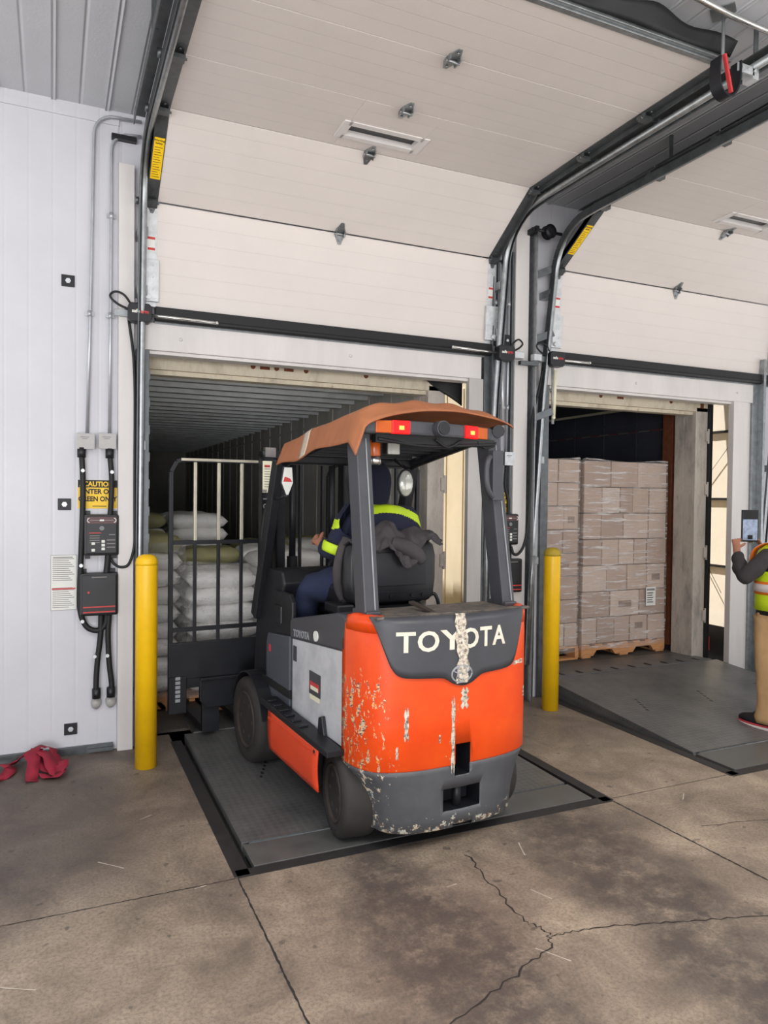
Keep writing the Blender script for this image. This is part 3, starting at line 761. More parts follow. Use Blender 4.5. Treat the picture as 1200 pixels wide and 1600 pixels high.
# next trailer seen in the slot to the right: white side, black straps, dark lower rail
t = thing('trailer', 'white-sided trailer seen through the slot beside the right door jamb', 'trailer', (7.55, 5.2, -1.25))
b = B(); b.box(-1.28, 1.28, 0, 12, 1.55, 3.9); b.build('side_curtain', 'trailer_white', t)
for z in (3.55, 2.86, 2.17):
    b = B(); b.box(-1.30, -1.27, 0.0, 11.8, z-.012, z+.012); b.build('strap', 'black_rubber', t)
b = B(); b.box(-1.29, 1.29, 0, 12, 1.0, 1.55); b.mi = 1
for k in range(30): b.box(-1.293, -1.289, .35+k*.16, .35+k*.16+.10, 1.28, 1.42)
b.build('lower_rail', ['black_steel', 'ink_red'], t)
b = B(); b.tube([(-1.31, .05, 3.5), (-1.31, .75, 2.7), (-1.31, .2, 1.9)], .003, 6); b.build('cable', 'grey_plastic', t)
b = B(); b.box(-1.2, 1.2, 1, 11, .5, 1.0)
for y in (8.5, 9.8):
    for s in (-1, 1): b.tube([(s*1.25, y, .5), (s*.95, y, .5)], .5, 20)
b.build('running_gear', 'black_rubber', t)
# black rubber edge seal on the trailer side of the right jamb
b = B(); b.box(5.655, 5.70, 5.06, 5.14, -0.2, 2.60); tag(b.build('edge_seal', 'black_rubber', bevel=.008), 'black vertical rubber edge seal beside the cream trailer post', 'dock seal')
# folded flap of the seal hanging at the upper corner of the forklift bay
b = B(); b.grid(10, 6, lambda u, v: (2.62+.32*u, 5.06+.02*math.sin(u*5), 2.55-(.03+.20*u)*v))
tag(b.build('seal_flap', 'black_rubber', solid=.012), 'dark seal flap hanging at the top corner over the cream gap', 'dock seal')

# ------------------------------------------------------------------ pallets and wrapped loads
def pallet(label, loc, rotz, w=1.02, d=1.02):
    t = thing('pallet', label, 'pallet', loc, rotz, None)
    for y in (.02, d/2, d-.02):
        pl = [(-w/2, 0), (-w/2+.14, 0), (-w/2+.18, .05), (-w/2+.36, .05), (-w/2+.40, 0), (w/2-.40, 0), (w/2-.36, .05), (w/2-.18, .05), (w/2-.14, 0), (w/2, 0), (w/2, .09), (-w/2, .09)]
        b = B(); b.prism([(u, v+.018) for u, v in pl], 'y', y-.02, y+.02); b.build('stringer', 'pallet_wood', t)
    for k in range(7):
        x = -w/2+.05+k*(w-.1)/6; b = B(); b.box(x-.045, x+.045, 0, d, .108, .126); b.build('deck_board', 'pallet_wood', t, bevel=.002)
    for x in (-w/2+.06, 0, w/2-.06):
        b = B(); b.box(x-.05, x+.05, 0, d, 0, .018); b.build('bottom_board', 'pallet_wood', t)
    return t
pallet('notched wooden pallet under the taller right-hand wrapped load', (4.97, 5.40, 0.115), 0.0)
pallet('open-ended wooden pallet under the left wrapped load, behind the bollard', (4.42, 5.90, 0.115), PI/2)
CART = {}
def carton_mesh(w, d, h):
    k = (round(w, 3), round(d, 3), round(h, 3))
    return k
def film_shell(b, x0, x1, y0, y1, z0, z1, amp=.006, seed=0):
    r = random.Random(seed); rad = .03
    def outline(n=64):
        pts = []
        for cx, cy, a in ((x1-rad, y0+rad, -PI/2), (x1-rad, y1-rad, 0), (x0+rad, y1-rad, PI/2), (x0+rad, y0+rad, PI)):
            for k in range(5):
                t = a+PI/2*k/4; pts.append((cx+rad*math.cos(t), cy+rad*math.sin(t)))
        out = []
        for p, q in zip(pts, pts[1:]+pts[:1]):
            L = math.hypot(q[0]-p[0], q[1]-p[1]); m = max(1, int(L/.08))
            for k in range(m): out.append((p[0]+(q[0]-p[0])*k/m, p[1]+(q[1]-p[1])*k/m))
        return out
    ol = outline(); cx, cy = (x0+x1)/2, (y0+y1)/2; n = 26
    rings = []
    for i in range(n+1):
        z = z0+(z1-z0)*i/n
        rings.append([Vector((px+(px-cx)*r.uniform(-amp, amp), py+(py-cy)*r.uniform(-amp, amp), z+.012*math.sin(j*.5+i))) for j, (px, py) in enumerate(ol)])
    b.loft(rings, caps=False)
def wrapped_load(label, loc, w, d, h, rows, seed, sticker=None, steps=None):
    r = random.Random(seed)
    t = thing('wrapped_load', label, 'wrapped load', loc, 0, None)
    rh = h/rows
    for i in range(rows):
        n = [4, 5, 4, 5, 3][(i+seed) % 5]; cuts = [0]
        ws = [r.uniform(.75, 1.3) for _ in range(n)]; S = sum(ws); x = -w/2
        for k in range(n):
            cw = w*ws[k]/S; j = r.uniform(0, .012)
            if not (steps and i >= steps and k == n-1):
                b = B(); b.box(x+.005, x+cw-.005, j, d/2-.003, i*rh+.003, (i+1)*rh-.004)
                o = b.build('carton', 'carton%d' % r.randrange(4), t, bevel=.005)
                b = B(); b.box(x+.003, x+cw-.003, d/2+.003, d-j, i*rh+.002, (i+1)*rh-.003)
                b.build('carton', 'carton%d' % r.randrange(4), t, bevel=.005)
                if r.random() < .25:
                    b = B(); zc = i*rh+rh*r.uniform(.35, .6); ww = cw*.22; b.box(x+cw*.5-ww, x+cw*.5+ww, j-.0018, j, zc-.03, zc+.03); b.build('print', 'carton_print', o)
            x += cw
    b = B(); film_shell(b, -w/2-.012, w/2+.012, -.012, d+.012, -.05, h+.01, .006, seed)
    b.build('stretch_wrap', 'film', t)
    if sticker:
        b = B(); sx, sz = sticker; b.box(sx-.06, sx+.06, -.024, -.021, sz-.09, sz+.09); b.mi = 1
        for k in range(5): b.box(sx-.045, sx+.03-.01*(k % 2), -.0248, -.024, sz-.06+k*.022, sz-.052+k*.022)
        b.mi = 2; b.box(sx-.05, sx+.05, -.0248, -.024, sz+.055, sz+.075)
        b.build('shipping_label', ['label_white', 'ink', 'ink_grey'], t)['label'] = 'white shipping label'
    return t
wrapped_load('tall stretch-wrapped carton load with a white shipping label, right-hand pallet', (4.97, 5.40, 0.243), 1.02, 1.0, 1.71, 7, 3, sticker=(.30, .42))
wrapped_load('stretch-wrapped carton load on the left pallet, partly behind the bollard', (3.92, 5.40, 0.243), 0.98, 1.0, 1.715, 8, 6)

# ------------------------------------------------------------------ sack loads in the trailer being loaded
def sack_mesh(name, w, d, h, seed):
    r = random.Random(seed); b = B()
    def fn(top):
        def f(u, v):
            x = (u-.5)*2; y = (v-.5)*2
            e = max(0.0, 1-abs(x)**4)*max(0.0, 1-abs(y)**4)
            k = h/2*e**.42*(1+.10*math.sin(6*x+seed)*math.cos(5*y+seed*2))
            return (x*w/2*(1-.03*abs(y)**3), y*d/2*(1-.03*abs(x)**3), k if top else -k)
        return f
    b.grid(12, 12, fn(True)); b.grid(12, 12, fn(False))
    bmesh.ops.remove_doubles(b.bm, verts=b.bm.verts[:], dist=.0008)
    return b
SACKS = []
for k in range(4):
    o = sack_mesh('sack', .56, .52, .150, k).build('sack', 'sack')
    SACKS.append(o.data); bpy.data.objects.remove(o)
sd = sack_mesh('sack', .56, .52, .150, 9).build('sack', 'sack_dark'); SACK_D = sd.data; bpy.data.objects.remove(sd)
def sack_load(label, loc, nx, ny, layers, w, d, film, seed, lean=0.0):
    r = random.Random(seed)
    t = thing('wrapped_sack_load', label, 'sack load', loc, 0, None)
    h = .128
    for i in range(layers):
        for a in range(nx):
            for c in range(ny):
                if i == layers-1 and r.random() < .3: continue
                me = SACK_D if (i == layers-1 and r.random() < .45) else r.choice(SACKS)
                o = bpy.data.objects.new('sack', me); COL.objects.link(o); o.parent = t
                o.location = (-w/2+(a+.5)*w/nx+r.uniform(-.015, .015)+lean*i, (c+.5)*d/ny+r.uniform(-.015, .015), .07+i*h)
                o.scale = (w/nx/.56*1.04, d/ny/.52*1.04, 1)
                o.rotation_euler = (r.uniform(-.03, .03), r.uniform(-.03, .03), r.uniform(-.05, .05)+(PI if r.random() < .5 else 0))
    if film:
        b = B(); film_shell(b, -w/2-.03, w/2+.03, -.03, d+.03, -.02, layers*h-.05, .022, seed); b.build('stretch_wrap', 'glossy_film', t)
    return t
sack_load('film-wrapped load of white sacks directly behind the fork backrest', (1.42, 5.42, .13), 2, 2, 8, 1.04, 1.0, True, 1)
sack_load('film-wrapped load of white sacks against the left trailer wall', (0.62, 5.55, .13), 1, 2, 9, .50, 1.0, True, 2)
sack_load('tall sack load standing deeper in the trailer on the left', (0.95, 6.75, .13), 2, 2, 10, 1.04, 1.0, False, 3)
sack_load('sack load standing deeper in the trailer on the right', (2.10, 6.75, .13), 2, 2, 8, 1.04, 1.0, False, 4)
pallet('wooden pallet under the wrapped white sacks behind the fork backrest', (1.93, 5.93, 0.0), PI/2)
pallet('narrow wooden pallet under the white sacks at the left trailer wall', (0.62, 5.55, 0.0), 0, .5)
pallet('wooden pallet under the deeper left sack load', (0.95, 6.75, 0.0), 0)
pallet('wooden pallet under the deeper right sack load', (2.10, 6.75, 0.0), 0)

# ================================================================== things fixed to the wall
def bollard(label, x, y, h, dark=False):
    t = thing('bollard', label, 'bollard', (x, y, 0), 0, None)
    prof = [(.062, 0.0), (.062, h-.05), (.058, h-.028), (.045, h-.010), (.022, h-.002), (.002, h)]
    b = B(); b.lathe(prof, n=36); b.build('sleeve', 'yellow', t)
    b = B(); b.lathe([(.0628, h-.06), (.0632, h-.046), (.0588, h-.026), (.046, h-.008), (.022, h+.001), (.002, h+.002)], n=36); b.build('cap', 'yellow_dull' if dark else 'yellow', t)
    return t
bollard('yellow bollard in front of the left jamb of the forklift bay', 0.500, 4.46, 1.245)
bollard('yellow bollard beside the wrapped loads, right of the forklift', 3.44, 4.515, 1.225, True)

def pipe(name, label, cat, pts, r, m, cuffs=(), group=None):
    o = Vector(pts[0]); t = thing(name, label, cat, o, 0, group)
    b = B(); b.tube([Vector(p)-o for p in pts], r, 10); b.build('pipe', m, t)
    for c in cuffs:
        b = B(); c = Vector(c)-o; b.cyl(c-Vector((0, 0, .018)), c+Vector((0, 0, .018)), r*1.35, 12); b.box(c.x-r*2.6, c.x+r*2.6, c.y+r*.4, c.y+r*1.3, -.012+c.z, .012+c.z)
        b.build('clamp', m, t)
    return t
Y1 = WY-.025
up1 = [(.19, Y1, 1.955), (.205, Y1, 2.6), (.218, Y1, 3.3), (.226, Y1, 3.78)]+[(.226+.12*(1-math.cos(a)), Y1, 3.78+.12*math.sin(a)) for a in [PI/2*k/6 for k in range(1, 7)]]+[(.50, Y1, 3.905)]
pipe('conduit', 'steel conduit nearer the left frame edge, bending right just below the ceiling', 'conduit', up1, .0098, 'conduit', [(.203, Y1, 2.69)])
up2 = [(.318, Y1, 1.955), (.322, Y1, 2.6), (.326, Y1, 3.3), (.326, Y1, 3.70)]+[(.326+.11*(1-math.cos(a)), Y1, 3.70+.11*math.sin(a)) for a in [PI/2*k/6 for k in range(1, 7)]]+[(.50, Y1, 3.815)]
pipe('conduit', 'steel conduit closer to the door jamb, with the lower of the two top bends', 'conduit', up2, .0098, 'conduit', [(.321, Y1, 2.69), (.326, Y1, 3.3)])
b = B(); b.box(.325, .47, WY-.04, WY, 3.77, 3.80); tag(b.build('bracket_arm', 'black_steel', bevel=.002), 'short black horizontal bar below the conduit bends', 'bracket')

def junction_box(label, x, z, w=.098, h=.092, y=WY, cov='box_grey'):
    t = thing('junction_box', label, 'junction box', (x, y, z))
    b = B(); b.box(-w/2, w/2, -.05, 0, -h/2, h/2, bev=.004); b.build('body', 'grey_plastic', t)
    b = B(); b.box(-w/2-.002, w/2+.002, -.056, -.05, -h/2-.002, h/2+.002, bev=.002)
    for sx in (-1, 1): b.tube([(sx*w*.38, -.059, h*.36*sx), (sx*w*.38, -.056, h*.36*sx)], .005, 8)
    b.mi = 1; b.box(-.03, .02, -.0565, -.056, .022, .027); b.box(-.02, .012, -.0565, -.056, .012, .016)
    b.build('cover', [cov, 'ink_grey'], t)
junction_box('grey junction box, left one of the pair above the left caution sign', .182, 1.914)
junction_box('grey junction box, right one of the pair above the left caution sign', .306, 1.919)
def flex(name, label, pts, r=.0145, clips=(), fits=(), m='black_rubber', cat='cable'):
    o = Vector(pts[0]); t = thing(name, label, cat, o)
    P = smooth_path([Vector(p)-o for p in pts], 8)
    b = B(); b.tube(P, r, 10); b.build('sheath', m, t)
    for c in clips:
        b = B(); c = Vector(c)-o; b.cyl(c+Vector((0, -.014, 0)), c+Vector((0, .012, 0)), .011, 10); b.build('clip', 'galv_white', t)
    for c in fits:
        b = B(); c = Vector(c)-o; b.cyl(c-Vector((0, 0, .03)), c+Vector((0, 0, .03)), r*1.5, 12); b.build('fitting', 'black_plastic', t)
Y2 = WY-.045
flex('flexible_cable', 'long black flexible cable running from the left junction box around the lower control box', [(.158, Y2+.01, 1.868), (.166, Y2, 1.70), (.166, Y2, 1.50), (.158, Y2, 1.25), (.152, Y2, 1.05), (.150, Y2, .92), (.166, Y2, .83), (.20, Y2, .775), (.255, Y2, .758), (.295, Y2, .79), (.305, Y2, .86)], .0165, [(.166, Y2-.01, 1.735), (.157, Y2-.01, 1.16), (.165, Y2-.01, .82)], [(.159, Y2+.01, 1.845)])
flex('flexible_cable', 'black flexible cable dropping from the right junction box behind the caution sign edge', [(.318, Y2+.01, 1.868), (.330, Y2, 1.70), (.328, Y2, 1.56), (.322, Y2, 1.46)], .0165, [(.331, Y2-.01, 1.73)], [(.319, Y2+.01, 1.845)])
flex('flexible_cable', 'short black cable joining the upper and lower control boxes', [(.312, Y2, 1.235), (.308, Y2, 1.17), (.30, Y2, 1.10)], .019)
flex('flexible_cable', 'left of the two black tails hanging below the lower control box', [(.272, Y2, .86), (.268, Y2, .72), (.250, Y2, .55), (.244, Y2, .42), (.246, Y2, .37)], .017, [(.235, Y2-.004, .60)], [(.246, Y2, .37)])
flex('flexible_cable', 'right of the two black tails hanging below the lower control box', [(.318, Y2, .86), (.312, Y2, .72), (.320, Y2, .55), (.334, Y2, .42), (.330, Y2, .37)], .017, [(.308, Y2-.004, .60)], [(.330, Y2, .37)])
for x, l in ((.246, 'left'), (.330, 'right')):
    b = B(); b.lathe([(.002, -.03), (.03, -.028), (.03, 0)], 'y', (0, 0, 0), 20)
    for v in b.bm.verts: v.co.z *= 1.25
    o = b.build('wall_bushing', 'box_grey', None, (x, WY, .305)); tag(o, 'oval grey wall bushing under the %s hanging cable tail' % l, 'bushing')

def anchor(label, x, z, y=WY):
    t = thing('anchor_plate', label, 'anchor plate', (x, y, z))
    b = B(); b.box(-.037, .037, -.008, 0, -.035, .035); b.build('plate', 'black_steel', t, bevel=.002)
    b = B(); b.cyl((0, -.014, 0), (0, -.008, 0), .016, 6); b.cyl((0, -.022, 0), (0, -.014, 0), .008, 8); b.build('bolt', 'galv_white', t)
anchor('square black anchor plate, topmost on the left wall', .083, 2.878)
anchor('square black anchor plate left of the caution sign', .065, 1.53)
anchor('square black anchor plate low on the left wall near the red straps', .102, .155)
anchor('square black anchor plate behind the person holding the phone', 6.10, 1.54)

def caution(label, x0, x1, z0, z1, y=WY):
    t = thing('caution_sign', label, 'sign', ((x0+x1)/2, y, (z0+z1)/2)); w = x1-x0; h = z1-z0
    b = B(); b.box(-w/2, w/2, -.004, 0, -h/2, h/2); b.build('plate', 'label_yellow', t, bevel=.001)
    b = B(); b.box(-w/2, w/2, -.0052, -.004, h/2-.26*h, h/2); b.build('header_band', 'ink', t)
    P = lambda zc: (lambda u, v, d: (u, -.0056-d*.2, zc+v))
    b = B(); b.text('CAUTION', h*.23, lambda u, v, d: (u+.02*w, -.0058-d*.2, h*.285+v), .0005, h*.008, sx=.95)
    b.prism([(-w*.46, h*.28), (-w*.38, h*.28), (-w*.42, h*.44)], 'y', -.0062, -.0054)
    b.build('header_text', 'label_yellow', t)
    b = B(); b.text('ENTER ON', h*.235, lambda u, v, d: (u, -.0046-d*.2, h*.02+v), .0005, h*.009, sx=.95)
    b.text('GREEN ONLY', h*.235, lambda u, v, d: (u, -.0046-d*.2, -h*.24+v), .0005, h*.009, sx=.88)
    b.box(-.03, .05, -.0045, -.004, -h*.43, -h*.405)
    b.build('message_text', 'ink', t)
caution('yellow and black caution sign on the left wall above the control box', .140, .366, 1.505, 1.680)
caution('yellow and black caution sign between the two bays behind the forklift post', 3.045, 3.245, 1.48, 1.655, WY-.03)

def control_panel(label, x0, x1, z0, z1, y=WY):
    t = thing('control_unit', label, 'control panel', ((x0+x1)/2, y, (z0+z1)/2)); w = x1-x0; h = z1-z0
    b = B(); b.box(-w/2, w/2, -.07, 0, -h/2, h/2, bev=.014); b.box(-w/2+.015, w/2-.015, -.078, -.07, -h/2+.015, h/2-.015, bev=.004)
    for sx in (-1, 1): b.box(sx*w*.38-.014, sx*w*.38+.014, -.012, 0, h/2, h/2+.022); b.box(sx*w*.38-.014, sx*w*.38+.014, -.012, 0, -h/2-.022, -h/2)
    body = b.build('housing', 'black_plastic', t)
    b = B(); b.box(-w*.42, w*.42, -.0795, -.078, h*.28, h*.44); f = b.build('display', 'maroon', t)
    b = B()
    for x in (-.34, .34): b.tube(arc((w*x, -.080, h*.36), .013, PI*.5 if x < 0 else -PI*.5, PI*1.5 if x < 0 else PI*.5, 8), .003, 6)
    b.box(-.012, .012, -.0805, -.0795, h*.34, h*.38); b.box(-w*.34, w*.34, -.0800, -.0795, h*.358, h*.362); b.build('display_mark', 'label_white', f)
    b = B(); b.box(-w*.36, -w*.02, -.0795, -.078, h*.045, h*.065); b.build('red_line', 'ink_red', t)
    b = B()
    q = [(-w*.34, -w*.06, -h*.02-k*.014, -h*.02-k*.014+.004) for k in range(4)]+[(w*.14, w*.38, -h*.13-k*.022, -h*.13-k*.022+.006) for k in range(3)]+[(w*.2, w*.38, h*.005, h*.02)]
    for x0_, x1_, z0_, z1_ in q:
        b = B(); b.box(x0_, x1_, -.0792, -.078, z0_, z1_); b.build('caption', 'ink_grey', t)
    for k, (x, z) in enumerate([(-.22, -.2), (-.22, -.36), (.06, -.15), (.06, -.24), (.06, -.33)]):
        b = B(); b.box(w*x-.014, w*x+.006, -.083, -.078, h*z-.008, h*z+.008, bev=.002); b.build('button', 'label_white', t)
    b = B(); b.tube([(0, -.078, h*.17), (0, -.086, h*.17)], .014, 14); b.build('indicator', 'grey_plastic', t)
control_panel('upper black control panel with buttons on the left wall', .172, .374, 1.218, 1.470)
control_panel('upper black control panel between the two bays, right of the forklift post', 3.13, 3.30, 1.235, 1.475, 4.825)
def lower_box(label, x0, x1, z0, z1, y=WY):
    t = thing('control_box', label, 'control box', ((x0+x1)/2, y, (z0+z1)/2)); w = x1-x0; h = z1-z0
    b = B(); b.box(-w/2, w/2, -.085, 0, -h/2, h/2, bev=.014); b.box(-w/2+.012, w/2-.012, -.092, -.085, -h/2+.012, h/2-.012, bev=.004)
    for sx in (-1, 1): b.box(sx*w*.38-.014, sx*w*.38+.014, -.012, 0, h/2, h/2+.022)
    b.build('housing', 'black_plastic', t)
    b = B(); b.box(-w*.42, w*.42, -.0935, -.092, -h*.30, -h*.27); b.box(-w*.42, w*.42, -.0935, -.092, -h*.42, -h*.39); b.tube([(-w*.28, -.097, h*.06), (-w*.28, -.092, h*.06)], .007, 10); b.build('red_stripe', 'ink_red', t)
    b = B(); b.box(-w*.2, w*.2, -.0935, -.092, h*.40, h*.42)
    b.build('caption', 'ink_grey', t)
lower_box('lower black control box with red stripes on the left wall', .150, .368, .853, 1.113)
lower_box('lower black control box with red stripes between the two bays', 3.17, 3.33, .866, 1.128, 4.825)
t = thing('notice_sign', 'white printed notice with a red band beside the left control boxes', 'sign', (.062, WY, 1.055))
b = B(); b.box(-.073, .073, -.004, 0, -.168, .168); b.build('sheet', 'label_white', t)
b = B()
for k in range(26):
    if 12 <= k <= 14: continue
    b.box(-.062, .058-.02*((k*7) % 4)/2, -.0046, -.004, .142-k*.0118, .146-k*.0118)
b.box(-.06, .05, -.0046, -.004, .150, .156); b.build('small_print', 'ink_grey', t)
b = B(); b.box(-.066, .066, -.0047, -.004, -.042, -.034); b.build('red_band', 'ink_red', t)
b = B()
for q in ((-.073, .073, .166, .168), (-.073, .073, -.168, -.166), (-.073, -.071, -.168, .168), (.071, .073, -.168, .168)): b.box(q[0], q[1], -.005, -.004, q[2], q[3])
b.build('border', 'ink_grey', t)

# door position sensors with their rods
def sensor(label, x, z, y, rod, loopside):
    t = thing('door_sensor', label, 'sensor', (x, y, z))
    oc = [(-.06, -.045), (-.045, -.06), (.045, -.06), (.06, -.045), (.06, .045), (.045, .06), (-.045, .06), (-.06, .045)]
    b = B(); b.prism([(u*1.15, v*.95) for u, v in oc], 'y', -.05, .03); b.build('housing', 'black_plastic', t, bevel=.006)
    b = B(); b.text('safe', .03, lambda u, v, d: (u-.026, -.0515-d*.2, v-.004), .0005, .001); b.build('white_lettering', 'label_white', t)
    b = B(); b.text('arm', .03, lambda u, v, d: (u+.026, -.0515-d*.2, v-.004), .0005, .001); b.build('red_lettering', 'ink_red', t)
    b = B(); b.tube([(0, 0, 0), rod], .010, 8); b.ball(rod, .012); b.build('rod', 'chrome', t)
    b = B(); s_ = loopside
    b.tube(smooth_path([(s_*.04, .0, .04), (s_*.09, -.02, .10), (s_*.14, 0, .12), (s_*.17, 0, .09), (s_*.13, 0, .05), (s_*.06, 0, .02)], 6), .007, 8)
    b.build('cable_loop', 'black_rubber', t)
    b = B(); b.box(s_*.09-.055, s_*.09+.055, .01, .025, -.022, .022); b.build('mount', 'galvanized', t, bevel=.002)
    b = B(); b.tube([(.0, .02, -.05), (.01, .02, -.50)], .011, 8); b.build('lower_tube', 'galv_white', t)
sensor('black octagonal door sensor at the left edge of the forklift bay', .485, 2.705, 4.76, (.47, -.02, -.01), -1)
sensor('black octagonal door sensor at the right edge of the forklift bay', 3.115, 2.69, 4.72, (-.44, .0, .01), 1)
sensor('black octagonal door sensor at the left edge of the pallet load bay', 3.585, 2.685, 4.72, (.35, .0, .005), -1)
t = thing('sensor_wand', 'pale hanging rod below the black sensor of the pallet load bay', 'rod', (3.585, 4.70, 2.60))
b = B(); b.cyl((0, 0, 0), (-.012, 0, -.37), .013, 10); b.ball((-.012, 0, -.37), .014); b.build('rod', 'label_cream', t)
flex('sensor_cable', 'thin black cable down the left jamb, looping into the upper control panel', [(.425, 4.775, 2.66), (.452, 4.775, 2.45), (.462, 4.775, 2.2), (.462, 4.775, 1.8), (.463, 4.775, 1.45), (.462, 4.775, 1.28), (.43, 4.775, 1.165), (.385, 4.785, 1.145), (.345, 4.80, 1.165), (.325, 4.81, 1.20)], .0085)
flex('sensor_cable', 'thin black cable from the pallet bay sensor down to the middle control panel', [(3.50, 4.74, 2.62), (3.46, 4.74, 2.45), (3.40, 4.74, 2.2), (3.385, 4.73, 1.75), (3.365, 4.73, 1.40), (3.335, 4.73, 1.24), (3.29, 4.735, 1.17), (3.25, 4.745, 1.165), (3.235, 4.76, 1.22)], .011)

# pipes and boxes on the wall between the bays
for x0, x1, zb, l in ((3.075, 3.10, 1.95, 'leftmost'), (3.155, 3.165, 1.95, 'middle'), (3.215, 3.225, 1.95, 'rightmost')):
    pipe('conduit', '%s of the three thin conduits between the two bays' % l, 'conduit', [(x0, WY-.03, zb), (x0+.006, WY-.03, 2.6), (x1, WY-.03, 3.62)], .011, 'conduit', [(x0+.006, WY-.03, 2.3), (x1-.004, WY-.03, 3.1)])
junction_box('white junction box, left one of the pair between the two bays', 3.125, 1.903, .082, .10, WY-.01, 'galv_white')
junction_box('white junction box, right one of the pair between the two bays', 3.228, 1.902, .085, .10, WY-.01, 'galv_white')
flex('flexible_cable', 'black cable from the white junction boxes down to the middle control panel', [(3.215, WY-.04, 1.85), (3.205, WY-.04, 1.7), (3.235, WY-.04, 1.58), (3.235, WY-.04, 1.46)], .014)
flex('flexible_cable', 'short black cable between the two middle control boxes', [(3.24, WY-.05, 1.24), (3.24, WY-.05, 1.12)], .018)
b = B(); b.box(2.995, 3.045, 4.80, WY, 0, 3.5); b.box(3.04, 3.05, 4.76, WY, 0, 3.5); struct(b.build('trim_9', 'galv_dark', bevel=.002))
b = B(); b.box(3.41, 3.417, 4.72, WY, 0, 3.7); b.box(3.41, 3.49, 4.84, WY, 0, 3.7); struct(b.build('trim_10', 'galvanized', bevel=.001))
b = B(); b.box(3.12, 3.14, 4.82, WY, 1.95, 3.5); b.box(3.238, 3.255, 4.80, WY, 1.0, 3.5); struct(b.build('trim_11', 'galv_dark'))
for i, (z, l) in enumerate(((3.36, 'uppermost'), (2.86, 'middle'), (2.25, 'lowest'))):
    b = B(); b.bar((3.415, 4.76, z-.03), (3.56, 4.70, z+.03), .012, .055); tag(b.build('cross_brace', 'galv_dark', bevel=.002), '%s steel cross brace between the white column and the pallet bay track' % l, 'bracket')
b = B(); b.lathe([(.02, -.03), (.055, -.025), (.04, -.01), (.04, .01), (.055, .025), (.02, .03)], 'y', (0, 0, 0), 24); b.cyl((-.16, 0, 0), (.12, 0, 0), .012, 10); b.box(-.14, -.11, -.03, .1, -.02, .02)
tag(b.build('cable_pulley', 'black_steel', None, (3.50, 4.70, 3.66)), 'black pulley on a short shaft at the top between the two bays', 'pulley')
for x, l in ((3.10, 'left'), (3.19, 'right')):
    t = thing('bolt_plate', '%s of the two small black bolt plates above the middle door sensor' % l, 'bolt plate', (x, 4.80, 2.81))
    b = B(); b.box(-.03, .03, -.01, .0, -.045, .045); b.build('plate', 'black_steel', t); b = B(); b.cyl((0, -.02, 0), (0, -.01, 0), .012, 6); b.build('bolt', 'galv_white', t)
b = B(); b.box(3.205, 3.29, 4.70, 4.76, 2.665, 2.715); tag(b.build('mount_stub', 'galv_white', bevel=.003), 'short bright steel stub right of the middle door sensor', 'bracket')
b = B(); b.box(3.375, 3.445, 4.69, 4.74, 2.66, 2.71); tag(b.build('mount_stub', 'galv_white', bevel=.003), 'short bright steel stub left of the pallet bay door sensor', 'bracket')
b = B(); b.prism([(3.26, 2.62), (3.42, 2.62), (3.44, 2.70), (3.36, 2.65), (3.26, 2.65)], 'y', 4.70, 4.74); tag(b.build('sensor_bracket', 'galv_dark', bevel=.002), 'grey angled bracket under the two bright stubs on the white column', 'bracket')
b = B(); b.tube([(3.375, 4.725, .30), (3.40, 4.72, 1.0), (3.41, 4.71, 1.15)], .02, 10); tag(b.build('rail_guard', 'galvanized'), 'bright lower tube beside the middle control boxes', 'pipe')
# galvanized frame beside the right jamb
b = B(); b.box(5.90, 5.97, 4.80, WY, 0, 2.9); b.box(5.97, 6.0, 4.74, WY, 0, 2.9); struct(b.build('trim_12', 'galvanized', bevel=.002))

# under the ceiling: conduit, hanger rod and the spring bumper at the end of the track
b = B(); b.tube([(2.2, 2.50, 3.92), (2.93, 2.55, 3.90), (5.5, 2.60, 3.88)], .014, 10); tag(b.build('conduit', 'chrome'), 'bright conduit crossing under the ceiling at top right', 'conduit')
t = thing('track_hanger', 'threaded hanger rod with a square plate on the ceiling at top right', 'hanger', (2.94, 2.60, 3.70))
b = B(); b.box(-.055, .055, -.055, .055, .244, .249, rot=(0, 0, .6)); b.build('ceiling_plate', 'galvanized', t)
b = B(); b.cyl((0, 0, -.03), (0, 0, .245), .008, 8); b.build('rod', 'grey_plastic', t)
t = thing('spring_bumper', 'black U-shaped spring bumper with a red strap at the end of the door track', 'bumper', (2.915, 2.56, 3.585))
P = [(-.062, 0, .10), (-.068, 0, .03), (-.060, 0, -.03), (-.036, 0, -.062), (0, 0, -.072), (.034, 0, -.055), (.060, 0, -.012), (.070, 0, .04), (.072, 0, .11)]
Q = smooth_path(P, 5); b = B()
for p, q in zip(Q, Q[1:]): b.bar(p, q, .05, .008, (0, 1, 0)) if False else b.bar(p, q, .008, .06, (0, 1, 0))
b.build('spring_leaf', 'black_steel', t)
b = B(); b.bar((-.048, -.034, .105), (.0, -.034, -.062), .012, .016, (0, 1, 0)); b.build('red_strap', 'ink_red', t)
b = B(); b.box(.06, .17, -.02, -.014, .065, .105); b.box(.16, .2, -.02, .04, .05, .115)
for k in range(3): b.tube([(.09+.04*k, -.03, .085), (.09+.04*k, -.018, .085)], .008, 6)
b.build('mount', 'galv_white', t)
